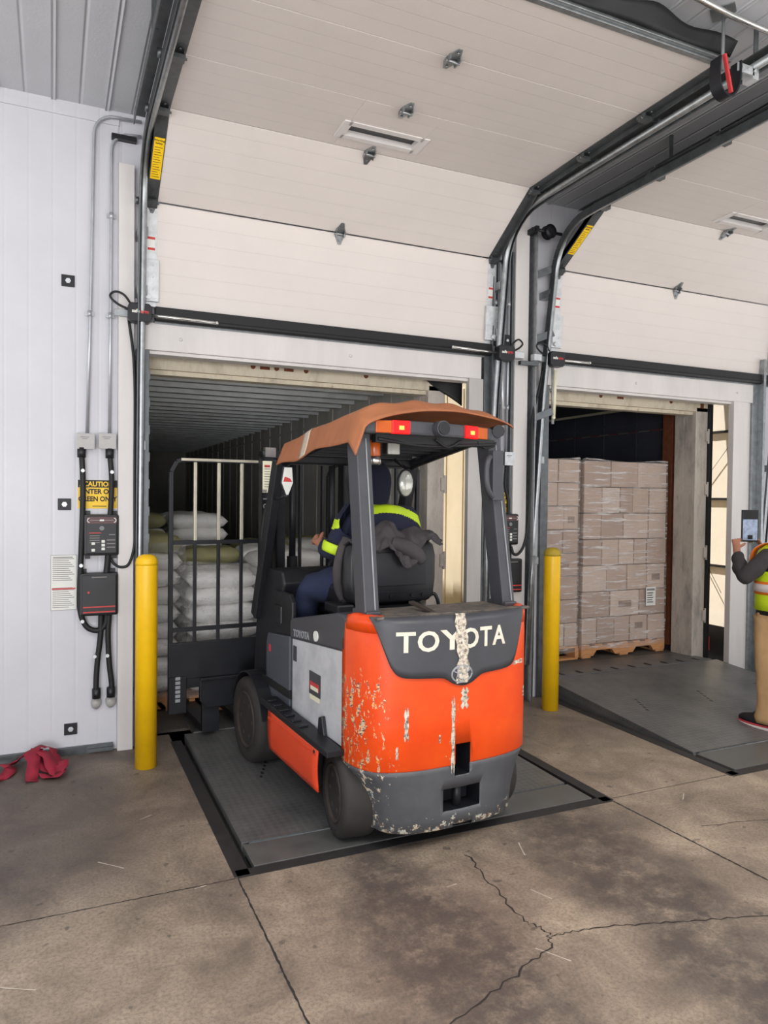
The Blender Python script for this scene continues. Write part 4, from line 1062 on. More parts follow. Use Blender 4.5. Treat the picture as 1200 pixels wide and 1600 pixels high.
# red webbing on the floor
def webbing(label, path, w, seed):
    r = random.Random(seed); P = smooth_path(path, 8); b = B(); L = []
    for i, p in enumerate(P):
        d = (P[min(i+1, len(P)-1)]-P[max(i-1, 0)]).normalized(); n = d.cross(Vector((0, 0, 1)))
        if n.length < .05: n = Vector((1, 0, 0))
        n.normalize(); tw = .5*math.sin(i*.31+seed); n = (n*math.cos(tw)+Vector((0, 0, 1))*abs(math.sin(tw))*.6).normalized()
        L.append((b.bm.verts.new(p+n*w/2+Vector((0, 0, .004))), b.bm.verts.new(p-n*w/2+Vector((0, 0, .004)))))
    for A, C in zip(L, L[1:]):
        f = b.bm.faces.new((A[0], A[1], C[1], C[0])); f.smooth = True
    for v in b.bm.verts: v.co.z = max(v.co.z, .003)
    o = b.build('ratchet_strap', 'strap_red', solid=.0035); tag(o, label, 'strap', None)
    return o
webbing('heaped red webbing strap with the big loop, on the floor at the left wall', [(-.22, 4.74, .01), (-.17, 4.72, .05), (-.10, 4.70, .085), (-.02, 4.70, .07), (.02, 4.64, .02), (-.02, 4.59, .012), (-.07, 4.60, .05), (-.11, 4.66, .085), (-.08, 4.72, .10), (-.02, 4.74, .09), (.02, 4.73, .05)], .08, 1)
webbing('red webbing strap hanging down the front of the strap heap', [(-.08, 4.71, .098), (-.095, 4.62, .075), (-.10, 4.54, .045), (-.105, 4.47, .008), (-.10, 4.44, .006)], .065, 0.4)
webbing('red webbing strap folded at the right side of the strap heap', [(-.06, 4.68, .09), (-.02, 4.61, .07), (.0, 4.54, .03), (.02, 4.50, .008), (.045, 4.53, .03), (.05, 4.58, .045), (.03, 4.63, .03)], .07, 2)
webbing('loose red strap end lying flat in front of the strap heap', [(-.05, 4.52, .012), (-.02, 4.47, .006), (.02, 4.46, .012), (.045, 4.49, .02), (.03, 4.53, .012)], .06, 1.2)
webbing('red webbing strap running off the left edge of the picture', [(-.5, 4.68, .01), (-.36, 4.70, .02), (-.28, 4.68, .04), (-.22, 4.66, .02), (-.24, 4.58, .008), (-.30, 4.55, .006), (-.26, 4.52, .008)], .065, 3)

# ================================================================== the forklift
FL_LOC, FL_ROT = (1.700, 2.8586, 0.0), math.radians(4)
fl = thing('forklift', 'scuffed orange and dark grey electric forklift seen from behind on the leveller', 'forklift', FL_LOC, FL_ROT)
CX = 0.470
_half = smooth_path([(0, 0, 0), (.20, .010, 0), (.32, .036, 0), (.39, .068, 0), (.43, .110, 0), (.459, .180, 0), (CX, .26, 0)], 6)
def y_rear(x):
    x = abs(x)
    for p, q in zip(_half, _half[1:]):
        if x <= q.x: t = (x-p.x)/max(1e-9, q.x-p.x); return p.y+(q.y-p.y)*t
    return _half[-1].y
def rear_ring(z, inset=0.0, yf=.30, w=1.0, dy=0.0):
    R = [Vector((p.x*w*(1-inset/CX), p.y+inset+dy, z)) for p in _half]
    L = [Vector((-p.x, p.y, p.z)) for p in R[1:][::-1]]
    return L+R+[Vector((R[-1].x, yf, z)), Vector((-R[-1].x, yf, z))]
def cut(o, boxes):
    """carve box-shaped recesses out of a solid"""
    b = B()
    for q in boxes: b.box(*q)
    c = b.build('cutter', 'black_steel')
    md = o.modifiers.new('cut', 'BOOLEAN'); md.operation = 'DIFFERENCE'; md.object = c; md.solver = 'EXACT'
    dg = bpy.context.evaluated_depsgraph_get(); dg.update()
    me = bpy.data.meshes.new_from_object(o.evaluated_get(dg)); me.name = o.name
    o.modifiers.remove(md); o.data = me; bpy.data.objects.remove(c)
b = B()
b.loft([rear_ring(.385, .006), rear_ring(.395), rear_ring(.6), rear_ring(.8), rear_ring(.95), rear_ring(1.02, .002), rear_ring(1.045, .010), rear_ring(1.058, .028)])
cw = b.build('counterweight', ['orange', 'black_steel'])
cut(cw, [(-.04, .04, -.2, .16, .345, .485)])
cw.parent = fl
b = B(); wz = [(.095, .375, .02), (.105, .38, .004), (.16, .385, 0), (.22, .395, 0), (.28, .412, 0), (.33, .435, 0), (.365, .458, 0), (.388, .468, 0)]
b.loft([rear_ring(z, 0, .36, w/CX, dy+.004) for z, w, dy in wz])
bp = b.build('bumper', ['bumper', 'black_steel'])
cut(bp, [(-.10, .10, -.2, .13, .185, .285), (-.04, .04, -.2, .14, .34, .5), (-.045, .06, -.2, .05, .05, .118)])
bp.parent = fl
bp.data.materials[0] = M['bumper']
b = B(); b.cyl((0, .05, .17), (0, .05, .30), .022, 12); b.box(-.09, .09, .10, .128, .19, .28); b.build('tow_pin', 'black_steel', fl)
# grey V-shaped panel with raised lettering
LOW = [(-.440, 1.066), (-.420, 1.01), (-.392, .925), (-.362, .850), (-.325, .814), (-.26, .803), (-.13, .796), (-.09, .784), (-.05, .762), (0, .752), (.05, .762), (.09, .784), (.13, .796), (.26, .803), (.325, .814), (.362, .850), (.392, .925), (.420, 1.01), (.440, 1.066)]
LOW = [(x*.945-.012 if x < .1 else x*.84-.002, z) for x, z in LOW]
LP = smooth_path([(x, z, 0) for x, z in LOW], 5)
b = B(); V = []
for p in LP:
    col = []
    for j in range(9):
        z = p.y+(1.072-p.y)*j/8; k = max(0.0, z-1.03)/.042
        col.append(b.bm.verts.new((p.x, y_rear(p.x)-.007+.012*k*k, z)))
    V.append(col)
for A, C in zip(V, V[1:]):
    for j in range(8):
        f = b.bm.faces.new((A[j], C[j], C[j+1], A[j+1])); f.smooth = True
gp = b.build('rear_panel', 'fork_grey', fl, solid=.012)
def on_rear(x0, z0, dd=.0135):
    return lambda u, v, d: (x0+u, y_rear(x0+u)-dd-d, z0+v)
b = B()
for ch, x0, x1 in (('T', -.338, -.258), ('O', -.243, -.145), ('Y', -.128, -.022), ('O', -.022, .066), ('T', .079, .142), ('A', .153, .224)):
    w = {'T': .575, 'O': .73, 'Y': .60, 'A': .66}[ch]*.124
    b.text(ch, .124, on_rear((x0+x1)/2, .922), .002, .0027, sx=(x1-x0)/w)
b.build('brand_lettering', 'letter_white', gp)['label'] = 'raised cream lettering'
b = B()
def ell(cx, cz, rx, rz, r=.0042):
    P = [(cx+rx*math.cos(a), y_rear(cx)-.014, cz+rz*math.sin(a)) for a in [2*PI*k/28 for k in range(29)]]
    b.tube(P, r, 6)
ell(-.022, .806, .054, .038); ell(-.022, .814, .024, .032, .0035); ell(-.022, .824, .042, .014, .0035)
b.build('oval_emblem', 'letter_grey', gp)
b = B(); rr_ = random.Random(5)
def peel(u, v):
    z = .765+.315*v; x = -.022+.018*math.sin(v*5)*.4-.006*v+(u-.5)*(.058+.008*math.sin(v*31)+.006*math.sin(v*13))
    return (x, y_rear(x)-.0165-.0015*math.sin(u*9+v*20), z)
b.grid(8, 50, peel); b.build('peeling_film', 'peeling', gp)['label'] = 'worn strip of peeling pale film'
for (x, z, w, h) in ((.004, .69, .034, .085), (-.055, .53, .017, .30), (-.285, .60, .018, .13), (-.325, .475, .010, .05), (-.125, .52, .008, .035), (.335, .815, .075, .018), (.40, .66, .012, .05)):
    b = B(); b.grid(6, 14, lambda u, v: (x+(u-.5)*w*(1+.3*math.sin(v*17)), y_rear(x+(u-.5)*w)-.0014, z+(v-.5)*h*(1+.2*math.sin(u*9))))
    b.build('scraped_paint', 'peeling', cw)['label'] = 'pale scraped strip'
# rounded orange lobes rising at both rear corners
for sx in (-1, 1):
    b = B(); P = [p for p in _half if p.x > .352]; n = len(P); rings = []
    for i, p in enumerate(P):
        k = min(1, i/2.5); h = 1.045+.030*(k*k*(3-2*k)); e = max(0, (i-(n-4))/3); h -= .02*e*e
        q = P[min(i+1, n-1)]-P[max(i-1, 0)]; nn = Vector((-q.y, q.x, 0)).normalized()
        o = p-nn*(-.001); R = []
        for d_, z in ((-.0015, 1.0), (-.0015, h-.018), (.006, h-.004), (.018, h), (.040, h), (.052, h-.006), (.058, 1.0)): R.append(Vector((sx*(o.x+nn.x*d_), o.y+nn.y*d_, z)))
        rings.append(R)
    b.loft(rings); b.build('corner_lobe', 'orange', fl)
# deck on top of the counterweight
b = B(); ring = rear_ring(1.0, .03, .34, .84)
b.loft([[Vector((p.x, p.y, 1.050)) for p in ring], [Vector((p.x, p.y, 1.066)) for p in ring]], smooth=False)
b.box(-.42, .42, .06, .10, 1.062, 1.074)
b.build('rear_deck', 'deck', fl, bevel=.003)
b = B(); b.bar((-.10, .10, 1.066), (-.13, .26, 1.10), .03, .012); b.build('lever', 'rim', fl)
# battery compartment and hood
b = B(); b.prism([(.29, .44), (.29, .885), (.945, .832), (.945, .44)], 'x', -.462, .462); bat = b.build('battery_box', 'battery', fl, bevel=.004)
for sx in (-1, 1):
    X = sx*.4635
    def sd(y0, y1, z0, z1, t=.002): return (min(X, X+sx*t), max(X, X+sx*t), y0, y1, z0, z1)
    b = B(); b.box(*sd(.56, .70, .60, .715)); b.build('warning_sticker', 'fork_grey', bat)
    b = B(); b.box(*sd(.57, .69, .575, .60)); b.box(*sd(.585, .68, .625, .645, .003)); b.build('sticker_text', ['label_cream'], bat)
    b = B(); b.box(*sd(.575, .69, .63, .665, .0028)); b.build('sticker_band', 'ink_red', bat)
    b = B(); b.box(*sd(.88, .925, .72, .80)); b.build('data_plate', 'fork_grey', bat)
    b = B(); b.prism([(.47, .44), (.55, .44), (.54, .52), (.50, .535)], 'x', X, X+sx*.02); b.build('latch', 'black_plastic', bat, bevel=.004)
b = B(); b.prism([(.27, .888), (.27, 1.045), (.30, 1.056), (.36, 1.056), (.955, .940), (.965, .92), (.965, .832), (.94, .832)], 'x', -.470, .470)
hood = b.build('hood', 'fork_grey', fl, bevel=.012)
for sx in (-1, 1):
    b = B(); b.text('TOYOTA', .052, lambda u, v, d: (sx*(.4715+d), .80-(-sx)*0+u*(sx), .862+v+.085*(.80-(.80+u*sx))*1.0), .001, .0012)
    b.build('side_lettering', 'letter_grey', hood)
    b = B(); b.tube([(sx*.469, .60, .905), (sx*.477, .60, .905)], .026, 20); b.build('round_badge', 'label_white', hood)
# chassis, step, skirts
b = B(); b.box(-.29, .29, .28, .64, .13, .45); b.box(-.47, .47, .62, 1.20, .13, .45); b.box(-.34, .34, 1.15, 1.66, .12, .52); b.build('chassis', 'black_steel', fl, bevel=.01)
for sx in (-1, 1):
    b = B(); b.prism([(.27, .415), (.27, .442), (1.16, .470), (1.20, .455), (1.20, .43)], 'x', min(sx*.47, sx*.555), max(sx*.47, sx*.555))
    for k in range(6): b.box(min(sx*.50, sx*.55), max(sx*.50, sx*.55), .62+k*.09, .65+k*.09, .452+k*.003, .462+k*.003)
    b.build('side_step', 'black_steel', fl, bevel=.003)
    b = B(); x = sx*.545
    b.grid(10, 8, lambda u, v: (x+sx*(.008*math.sin(v*PI)), .385+(1.075-.385)*u-(.02*(1-v) if u > .9 else 0), .218+.214*v))
    b.box(min(x, x+sx*.008), max(x, x+sx*.008), .40, 1.06, .385, .390)
    sk = b.build('side_skirt', 'orange_plain', fl, solid=.008)
    b = B(); b.tube([(x+sx*.004, .42, .40), (x+sx*.012, .42, .40)], .008, 8); b.build('screw', 'black_steel', sk)
    b = B(); b.prism([(.975, .44), (.975, .838), (1.33, .800), (1.35, .74), (1.35, .44)], 'x', min(sx*.30, sx*.468), max(sx*.30, sx*.468)); fp = b.build('front_body_panel', 'cowl_grey', fl, bevel=.008)
    b = B(); b.box(min(sx*.467, sx*.47), max(sx*.467, sx*.47), 1.27, 1.30, .70, .74); b.build('small_sticker', 'ink_red', fp)
b = B(); b.box(-.47, .47, .96, 1.5, .50, .545); b.build('floor_plate', 'black_rubber', fl)
# cowl with dash, wheel arches
b = B(); b.prism([(1.30, .50), (1.24, .80), (1.14, 1.10), (1.18, 1.17), (1.40, 1.17), (1.62, .84), (1.66, .50)], 'x', -.44, .44); b.build('dash_cowl', 'black_plastic', fl, bevel=.012)
b = B(); b.prism([(.97, .84), (.97, 1.02), (1.02, 1.06), (1.25, 1.06), (1.30, .80)], 'x', -.455, -.43); b.prism([(1.12, .88), (1.12, .98), (1.22, .98), (1.22, .88)], 'x', -.465, -.45); b.build('entry_panel', 'black_plastic', fl, bevel=.006)
for sx in (-1, 1):
    b = B(); pts = arc((0, 1.47, .25), .30, math.radians(15), math.radians(165), 12, 'yz')
    for p, q in zip(pts, pts[1:]): b.bar((sx*.43, p[1], p[2]), (sx*.43, q[1], q[2]), .22, .02, (1, 0, 0)) if False else b.prism([(p[1], p[2]), (q[1], q[2]), (q[1]*.97+1.47*.03, q[2]*.97+.25*.03), (p[1]*.97+1.47*.03, p[2]*.97+.25*.03)], 'x', min(sx*.33, sx*.545), max(sx*.33, sx*.545))
    b.build('fender', 'black_plastic', fl)
b = B(); st = Vector((0, 1.08, 1.22)); R = Euler((math.radians(-50), 0, 0)).to_matrix()
b.tube([st+R@Vector((.17*math.cos(a), .17*math.sin(a), 0)) for a in [2*PI*k/28 for k in range(29)]], .014, 8)
for a in (0, 2.1, 4.2): b.tube([st, st+R@Vector((.17*math.cos(a), .17*math.sin(a), 0))], .009, 6)
b.tube([st, (0, 1.20, 1.10)], .03, 10); b.ball(st+R@Vector((-.15, .05, .03)), .025); b.build('steering_wheel', 'black_plastic', fl)
# wheels
def wheel(y, r, w, xo, steer, name):
    for sx in (-1, 1):
        b = B(); h = w/2
        b.lathe([(r*.62, -h+.01), (r*.70, -h), (r*.93, -h), (r*.985, -h+.02), (r, -h+.045), (r, h-.045), (r*.985, h-.02), (r*.93, h), (r*.70, h), (r*.62, h-.01)], 'x', n=48)
        ty = b.build(name, 'tyre', fl, (sx*(xo-h), y, r), (0, 0, steer))
        b = B(); b.lathe([(r*.05, h-.045), (r*.22, h-.05), (r*.26, h-.015), (r*.40, h-.02), (r*.52, h-.035), (r*.62, h+.002), (r*.65, h+.002), (r*.66, -h)], 'x', n=40)
        for k in range(6): a = 2*PI*k/6; b.tube([(h-.03, r*.40*math.cos(a), r*.40*math.sin(a)), (h-.008, r*.40*math.cos(a), r*.40*math.sin(a))], .013, 6)
        if sx < 0:
            for v in b.bm.verts: v.co.x *= -1
        b.build('rim', 'rim', ty)
wheel(.37, .205, .17, .475, math.radians(-9), 'rear_wheel')
wheel(1.50, .255, .19, .545, 0, 'front_wheel')
# overhead guard
for sx in (-1, 1):
    b = B(); xb, xt = (-.385, -.410) if sx < 0 else (.380, .318)
    b.bar((xb, .215, 1.05), (xt, .285, 1.92), .074, .10, (0, 1, 0)); b.box(xb-.037, xb+.037, .15, .30, 1.06, 1.085)
    p = b.build('rear_post', 'fork_grey', fl, bevel=.006)
    b = B(); b.bar((xb+.012, .165, 1.09), (xt+.012, .229, 1.86), .005, .006, (0, 1, 0)); b.build('edge_strip', 'letter_grey', p)  # pale strip paints the worn edge together with its highlight
    b = B(); b.bar((sx*.448, 1.58, .86), (sx*.440, 1.235, 1.79), .055, .085, (0, 1, 0)); b.build('front_post', 'black_steel', fl, bevel=.006)
    b = B(); b.tube(smooth_path([(sx*.43, 1.25, 1.765), (sx*.415, 1.19, 1.80), (sx*.40, .9, 1.845), (sx*.40, .4, 1.925), (sx*.37-.03, .22, 1.93)], 5), .032, 10); b.build('roof_rail', 'black_steel', fl)
for k in range(8):
    y = .32+k*.12; z = 1.925-.065*(k/8)**1.2-.01; b = B(); b.box(-.41, .39, y-.012, y+.012, z-.03, z+.01); b.build('roof_bar', 'black_steel', fl)
b = B(); b.box(-.44, .44, 1.17, 1.24, 1.78, 1.83); b.build('front_beam', 'black_steel', fl, bevel=.01)
BX = -.055
def beam_y(x): return .150+.42*(x-BX)**2+.08*(x-BX)
def beam_seg(x0, x1, z0, z1, th=.0, n=6, back=.07):
    b = B(); b.loft([[Vector((x0+(x1-x0)*k/n, beam_y(x0+(x1-x0)*k/n)-th, z0)), Vector((x0+(x1-x0)*k/n, beam_y(x0+(x1-x0)*k/n)-th, z1)), Vector((x0+(x1-x0)*k/n, beam_y(x0+(x1-x0)*k/n)+back, z1)), Vector((x0+(x1-x0)*k/n, beam_y(x0+(x1-x0)*k/n)+back, z0))] for k in range(n+1)], smooth=False)
    return b
bm_ = beam_seg(BX-.375, BX+.375, 1.880, 1.945, 0, 20).build('rear_beam', 'fork_grey', fl, bevel=.012)
for sx in (-1, 1):
    q = sorted((BX+sx*.325, BX+sx*.25)); beam_seg(q[0], q[1], 1.884, 1.940, .006, 4).build('turn_signal', 'amber', fl, bevel=.004)
    q = sorted((BX+sx*.25, BX+sx*.16)); rl = beam_seg(q[0], q[1], 1.882, 1.942, .009, 4).build('brake_light', 'red_lamp', fl, bevel=.004)
    b = B(); xx = BX+sx*.205; b.box(xx-.012, xx+.012, beam_y(xx)-.0125, beam_y(xx)-.008, 1.900, 1.918); b.build('lit_bulb', 'bulb', rl)
b = B(); b.tube([(-.06, .10, 1.914), (-.06, .16, 1.914)], .036, 24); b.mi = 1; b.tube([(-.06, .094, 1.914), (-.06, .104, 1.914)], .030, 24)
b.build('reverse_horn', ['fork_grey', 'black_plastic'], fl, bevel=.002)
b = B(); b.box(-.36, .30, .20, .24, 1.845, 1.882)
b.tube(smooth_path([(-.05, .19, 1.87), (.02, .19, 1.835), (.10, .19, 1.87)], 6), .006, 6); b.tube(smooth_path([(.20, .2, 1.87), (.25, .2, 1.84), (.31, .2, 1.87)], 6), .005, 6)
b.tube(smooth_path([(-.35, .2, 1.86), (-.1, .21, 1.838), (.15, .2, 1.85), (.3, .2, 1.86)], 6), .009, 6); b.build('wiring', 'black_rubber', fl)
t_ = B(); t_.lathe([(.030, 1.792), (.033, 1.80), (.033, 1.85), (.028, 1.872)], 'z', (-.25, .43, 0), 20); bc = t_.build('beacon', 'amber', fl)
b = B(); b.lathe([(.028, 1.752), (.036, 1.758), (.036, 1.792), (.030, 1.796)], 'z', (-.25, .43, 0), 20); b.build('beacon_base', 'chrome', bc)
b = B(); b.box(-.195, -.120, .40, .45, 1.800, 1.876, bev=.008); wl = b.build('work_light', 'black_plastic', fl)
b = B(); b.box(-.190, -.125, .394, .402, 1.805, 1.871, bev=.006); b.build('lens', 'lamp_glass', wl)
b = B(); b.tube(smooth_path([(.285, .20, 1.80), (.245, .17, 1.79), (.225, .16, 1.74), (.23, .16, 1.66), (.26, .17, 1.61), (.295, .20, 1.60)], 6), .014, 10); b.box(.272, .335, .17, .215, 1.585, 1.83); b.build('grab_handle', 'fork_grey', fl, bevel=.004)
# mirrors
b = B(); b.prism([(-.52, 1.665), (-.505, 1.755), (-.455, 1.755), (-.448, 1.665), (-.478, 1.595), (-.490, 1.595)], 'y', .985, 1.0); mr = b.build('wing_mirror', 'black_plastic', fl, bevel=.004)
b = B(); b.prism([(-.515, 1.667), (-.501, 1.749), (-.459, 1.749), (-.453, 1.667), (-.479, 1.602), (-.489, 1.602)], 'y', .981, .985); b.mi = 1; b.prism([(-.508, 1.672), (-.50, 1.700), (-.47, 1.69), (-.458, 1.672)], 'y', .9795, .981); b.build('mirror_glass', ['label_white', 'ink_red'], mr)  # bright reflection in the glass painted as flat white
b = B(); b.tube([(-.484, .995, 1.60), (-.475, 1.1, 1.585), (-.445, 1.30, 1.58)], .008, 8); b.tube([(-.484, .995, 1.585), (-.484, .995, 1.61)], .012, 8); b.build('mirror_arm', 'black_steel', mr)
b = B(); b.ball((.215, .92, 1.676), .046, .02, .074, 20); m2 = b.build('inner_mirror', 'lamp_glass', fl)
b = B(); P = [(.215+.05*math.cos(a), .925, 1.676+.078*math.sin(a)) for a in [2*PI*k/24 for k in range(25)]]; b.tube(P, .006, 6); b.tube([(.24, .93, 1.75), (.27, 1.15, 1.82)], .01, 8); b.build('mirror_frame', 'black_steel', m2)
# seat
b = B(); b.box(-.24, .27, .80, 1.22, 1.00, 1.12, bev=.03); b.build('seat_cushion', 'seat_vinyl', fl)
b = B(); b.loft([[Vector((x*wv, y, z)) for x, y in ((-.27, .79), (-.27, .74), (-.25, .70), (.26, .70), (.29, .74), (.27, .79))] for z, wv in ((1.03, .86), (1.06, .96), (1.15, 1.0), (1.28, 1.0), (1.335, .95), (1.36, .82))])
for v in b.bm.verts: v.co.x += .015
sb = b.build('seat_back', 'seat_vinyl', fl, bevel=.012)
b = B(); b.box(-.19, .22, .692, .702, 1.12, 1.30, bev=.003); b.box(-.22, .26, .694, .702, 1.085, 1.092); 
for x in (-.12, 0.0, .13, .20): b.tube([(x, .690, 1.065), (x, .70, 1.065)], .008, 8)
b.build('back_shell', 'black_plastic', sb)
b = B(); b.tube(smooth_path([(.24, .74, 1.03), (.29, .73, 1.06), (.31, .72, 1.03), (.32, .72, .99)], 6), .010, 8); b.build('belt', 'black_rubber', sb)
b = B(); b.tube(smooth_path([(-.20, .74, 1.36), (-.235, .76, 1.25), (-.215, .80, 1.10), (-.16, .78, 1.02)], 6), .018, 8); b.build('hip_rail', 'black_plastic', sb)
b = B(); b.box(-.22, .24, .76, 1.18, .94, 1.01); b.box(-.3, -.2, .72, .9, .98, 1.03); b.build('seat_base', 'black_steel', fl, bevel=.01)
# mast
for sx in (-1, 1):
    b = B(); x = sx*.335; b.box(x-.035, x+.035, 1.72, 1.735, .10, 1.86); b.box(x-.035, x+.035, 1.79, 1.805, .10, 1.86); b.box(x+sx*.02, x+sx*.035, 1.72, 1.805, .10, 1.86); mrail = b.build('mast_rail', 'black_steel', fl)
    if sx < 0:
        b = B(); b.box(-.372, -.290, 1.712, 1.718, 1.615, 1.815); b.mi = 1
        for k in range(9): b.box(-.362, -.325, 1.7105, 1.712, 1.65+k*.016, 1.655+k*.016)
        b.box(-.372, -.345, 1.7105, 1.712, 1.617, 1.635)
        b.mi = 2; b.box(-.362, -.325, 1.7105, 1.712, 1.775, 1.79); b.build('capacity_plate', ['label_cream', 'ink_grey', 'ink_red'], mrail)
        b = B()
        for k, ch in enumerate('TOYOTA'): b.text(ch, .042, (lambda zz: lambda u, v, d: (-.352-v+.015, 1.717-d, zz+u))(1.585-k*.047), .001, .001) if False else b.text(ch, .040, (lambda zz: lambda u, v, d: (-.345+v-.02, 1.717-d, zz-u))(1.575-k*.046), .001, .001)
        b.build('mast_lettering', 'letter_grey', mrail)
        b = B(); b.box(-.315, -.285, 1.712, 1.716, 1.545, 1.575); b.build('small_plate', 'label_cream', mrail)
    b = B(); x = sx*.235; b.box(x-.03, x+.03, 1.75, 1.77, .14, 1.84); b.box(x-.03, x-.018, 1.75, 1.83, .14, 1.84); b.build('inner_rail', 'black_steel', fl)
    b = B(); b.cyl((sx*.14, 1.79, .2), (sx*.14, 1.79, 1.2), .035, 16); b.cyl((sx*.14, 1.79, 1.2), (sx*.14, 1.79, 1.8), .022, 14); b.build('lift_cylinder', 'black_steel', fl)
    b = B(); b.bar((sx*.08, 1.81, .3), (sx*.08, 1.81, 1.8), .03, .014, (1, 0, 0)); b.build('lift_chain', 'black_steel', fl)
    b = B(); b.tube(smooth_path([(sx*.37, 1.66, 1.0), (sx*.40, 1.64, 1.25), (sx*.37, 1.66, 1.5), (sx*.26, 1.70, 1.72)], 8), .012, 8); b.build('hydraulic_hose', 'black_rubber', fl)
b = B(); b.box(-.37, .37, 1.72, 1.80, 1.83, 1.88); b.box(-.34, .34, 1.80, 1.83, .95, 1.02); b.box(-.37, .37, 1.72, 1.80, .12, .20); b.build('mast_crossmember', 'black_steel', fl, bevel=.004)
b = B(); b.box(-.36, -.29, 1.70, 1.74, 1.84, 1.90); b.build('mast_cap', 'chrome', fl)
# carriage and the two load backrests
b = B(); b.box(-.90, .88, 1.95, 1.985, .42, .655); b.box(-.90, -.79, 1.93, 1.985, .21, .44)
b.prism([(-.70, .40), (-.70, .27), (-.66, .22), (.60, .22), (.66, .27), (.66, .40)], 'y', 1.95, 1.985); b.box(-.9, .88, 1.955, 1.985, .36, .44); b.box(-.70, .66, 1.93, 1.95, .40, .42)
b.box(-.32, .32, 1.83, 1.95, .26, .62)
ca = b.build('fork_carriage', 'black_steel', fl, bevel=.004)
b = B()
for k in range(6): b.box(-.862, -.832, 1.927, 1.93, .285+k*.028, .305+k*.028)
b.build('faded_sticker', 'letter_grey', ca)
for x0, x1 in ((-.885, -.275), (.20, .92)):
    b = B(); y = 1.975; r = .016; w = x1-x0
    P = [(x0, y, .62), (x0, y, 1.74), (x0+.035, y, 1.805), (x0+.07, y, 1.818), (x1-.04, y, 1.818), (x1, y, 1.80), (x1, y, .62)]
    for p, q in zip(P, P[1:]): b.bar(p, q, .026, .034, (0, 1, 0))
    n = 5
    br = b.build('load_backrest', 'black_steel', fl, bevel=.003)
    if x0 < 0: b = B(); b.bar((x0+.06, y-.006, 1.820), (x1, y-.006, 1.820), .026, .016, (0, 0, 1)); b.build('worn_lit_rail', 'lit_bar_steel', br)
    for k in range(1, n-1):
        x = x0+w*k/(n-1); b = B(); b.bar((x, y, 1.30), (x, y, 1.81), .020, .022, (0, 1, 0)); b.build('upright_bar', 'lit_bar_steel' if x0 < 0 else 'black_steel', br, bevel=.002)  # left upper bars carry painted light, lower bars stay black
        b = B(); b.bar((x, y, .62), (x, y, 1.29), .020, .022, (0, 1, 0)); b.build('lower_bar', 'black_steel', br, bevel=.002)
    for z in (1.292, .735):
        b = B(); b.bar((x0, y, z), (x1, y, z), .024, .026, (0, 0, 1)); b.build('cross_bar', 'black_steel', br)
for x in (-.62, -.36, .16, .62):
    b = B(); b.prism([(1.985, .50), (1.985, .05), (2.6, .05), (2.9, .06), (2.9, .07), (2.6, .09), (2.03, .095), (2.02, .50)], 'x', x-.055, x+.055); b.build('fork', 'black_steel', fl, bevel=.003)

# ------------------------------------------------------------------ cardboard on the guard roof
t = thing('cardboard_sheet', 'brown cardboard sheet draped over the forklift guard roof', 'cardboard', FL_LOC, FL_ROT)
def card(u, v):
    if u < .14:                       # flap folded down along the left side
        k = u/.14; x = -.500+.045*k; s_ = 0.0; drop = (1-k)*(.125+.012*math.sin(v*11))
    else: s_ = (u-.14)/.86; x = -.455+.935*s_; drop = 0.0
    y = .09+1.02*v+.16*s_*(1-v)+.05*math.sin(s_*PI)*(1-v)*0
    arch = math.sin(min(1, s_/.72)*PI)**.8 if s_ < .72 else 0.0
    z = 1.975+.085*(1-(2*min(1, s_*1.0)-1)**2)**.7*(1-.55*v)-.095*v**1.3-drop
    if s_ > .80: z += (s_-.80)/.2*.012
    if v < .10: z -= (.10-v)/.10*(.075-.045*s_); y += .03*(.10-v)/.10
    z += .006*math.sin(u*31+v*5)*math.sin(v*13)
    return (x, y, z)
b = B(); b.grid(64, 48, card); b.build('sheet', 'cover_brown', t, solid=.007)
b = B()
def tape(u, v):
    p = card(-.0+.24*u, .60+.08*v+.04*u); return (p[0]-.003, p[1], p[2]+.005)
b.grid(16, 4, tape); b.build('tape_strip', 'clear_tape', t, solid=.001)['label'] = 'pale packing tape strip'

# ================================================================== people
def skin_mesh(name, joints, edges, m, parent=None, sub=2, root=None, bumps=None):
    """grow one smooth surface around a skeleton: joints {name: (x, y, z, rx[, ry])}"""
    keys = list(joints); idx = {k: i for i, k in enumerate(keys)}
    me = bpy.data.meshes.new(name); me.from_pydata([joints[k][:3] for k in keys], [(idx[a], idx[c]) for a, c in edges], [])
    o = bpy.data.objects.new(name, me); COL.objects.link(o)
    md = o.modifiers.new('skin', 'SKIN'); md.use_smooth_shade = True; md.branch_smoothing = .4
    sv = me.skin_vertices[0].data
    for k in keys:
        j = joints[k]; sv[idx[k]].radius = (j[3], j[4] if len(j) > 4 else j[3]); sv[idx[k]].use_root = (k == (root or keys[0]))
    ms = o.modifiers.new('smooth', 'SUBSURF'); ms.levels = sub; ms.render_levels = sub
    dg = bpy.context.evaluated_depsgraph_get(); dg.update()
    me2 = bpy.data.meshes.new_from_object(o.evaluated_get(dg)); bpy.data.objects.remove(o)
    me2.materials.clear(); me2.materials.append(M[m])
    for p in me2.polygons: p.use_smooth = True; p.material_index = 0
    o = bpy.data.objects.new(name, me2); COL.objects.link(o)
    if parent: o.parent = parent
    return o
def wrinkle(o, amp, scale, seed=0):
    for v in o.data.vertices:
        c = v.co; n = v.normal
        v.co = c+n*amp*(math.sin(c.x*scale+seed)*math.sin(c.y*scale*1.3+seed*2)+.6*math.sin(c.z*scale*1.7+c.x*scale+seed))
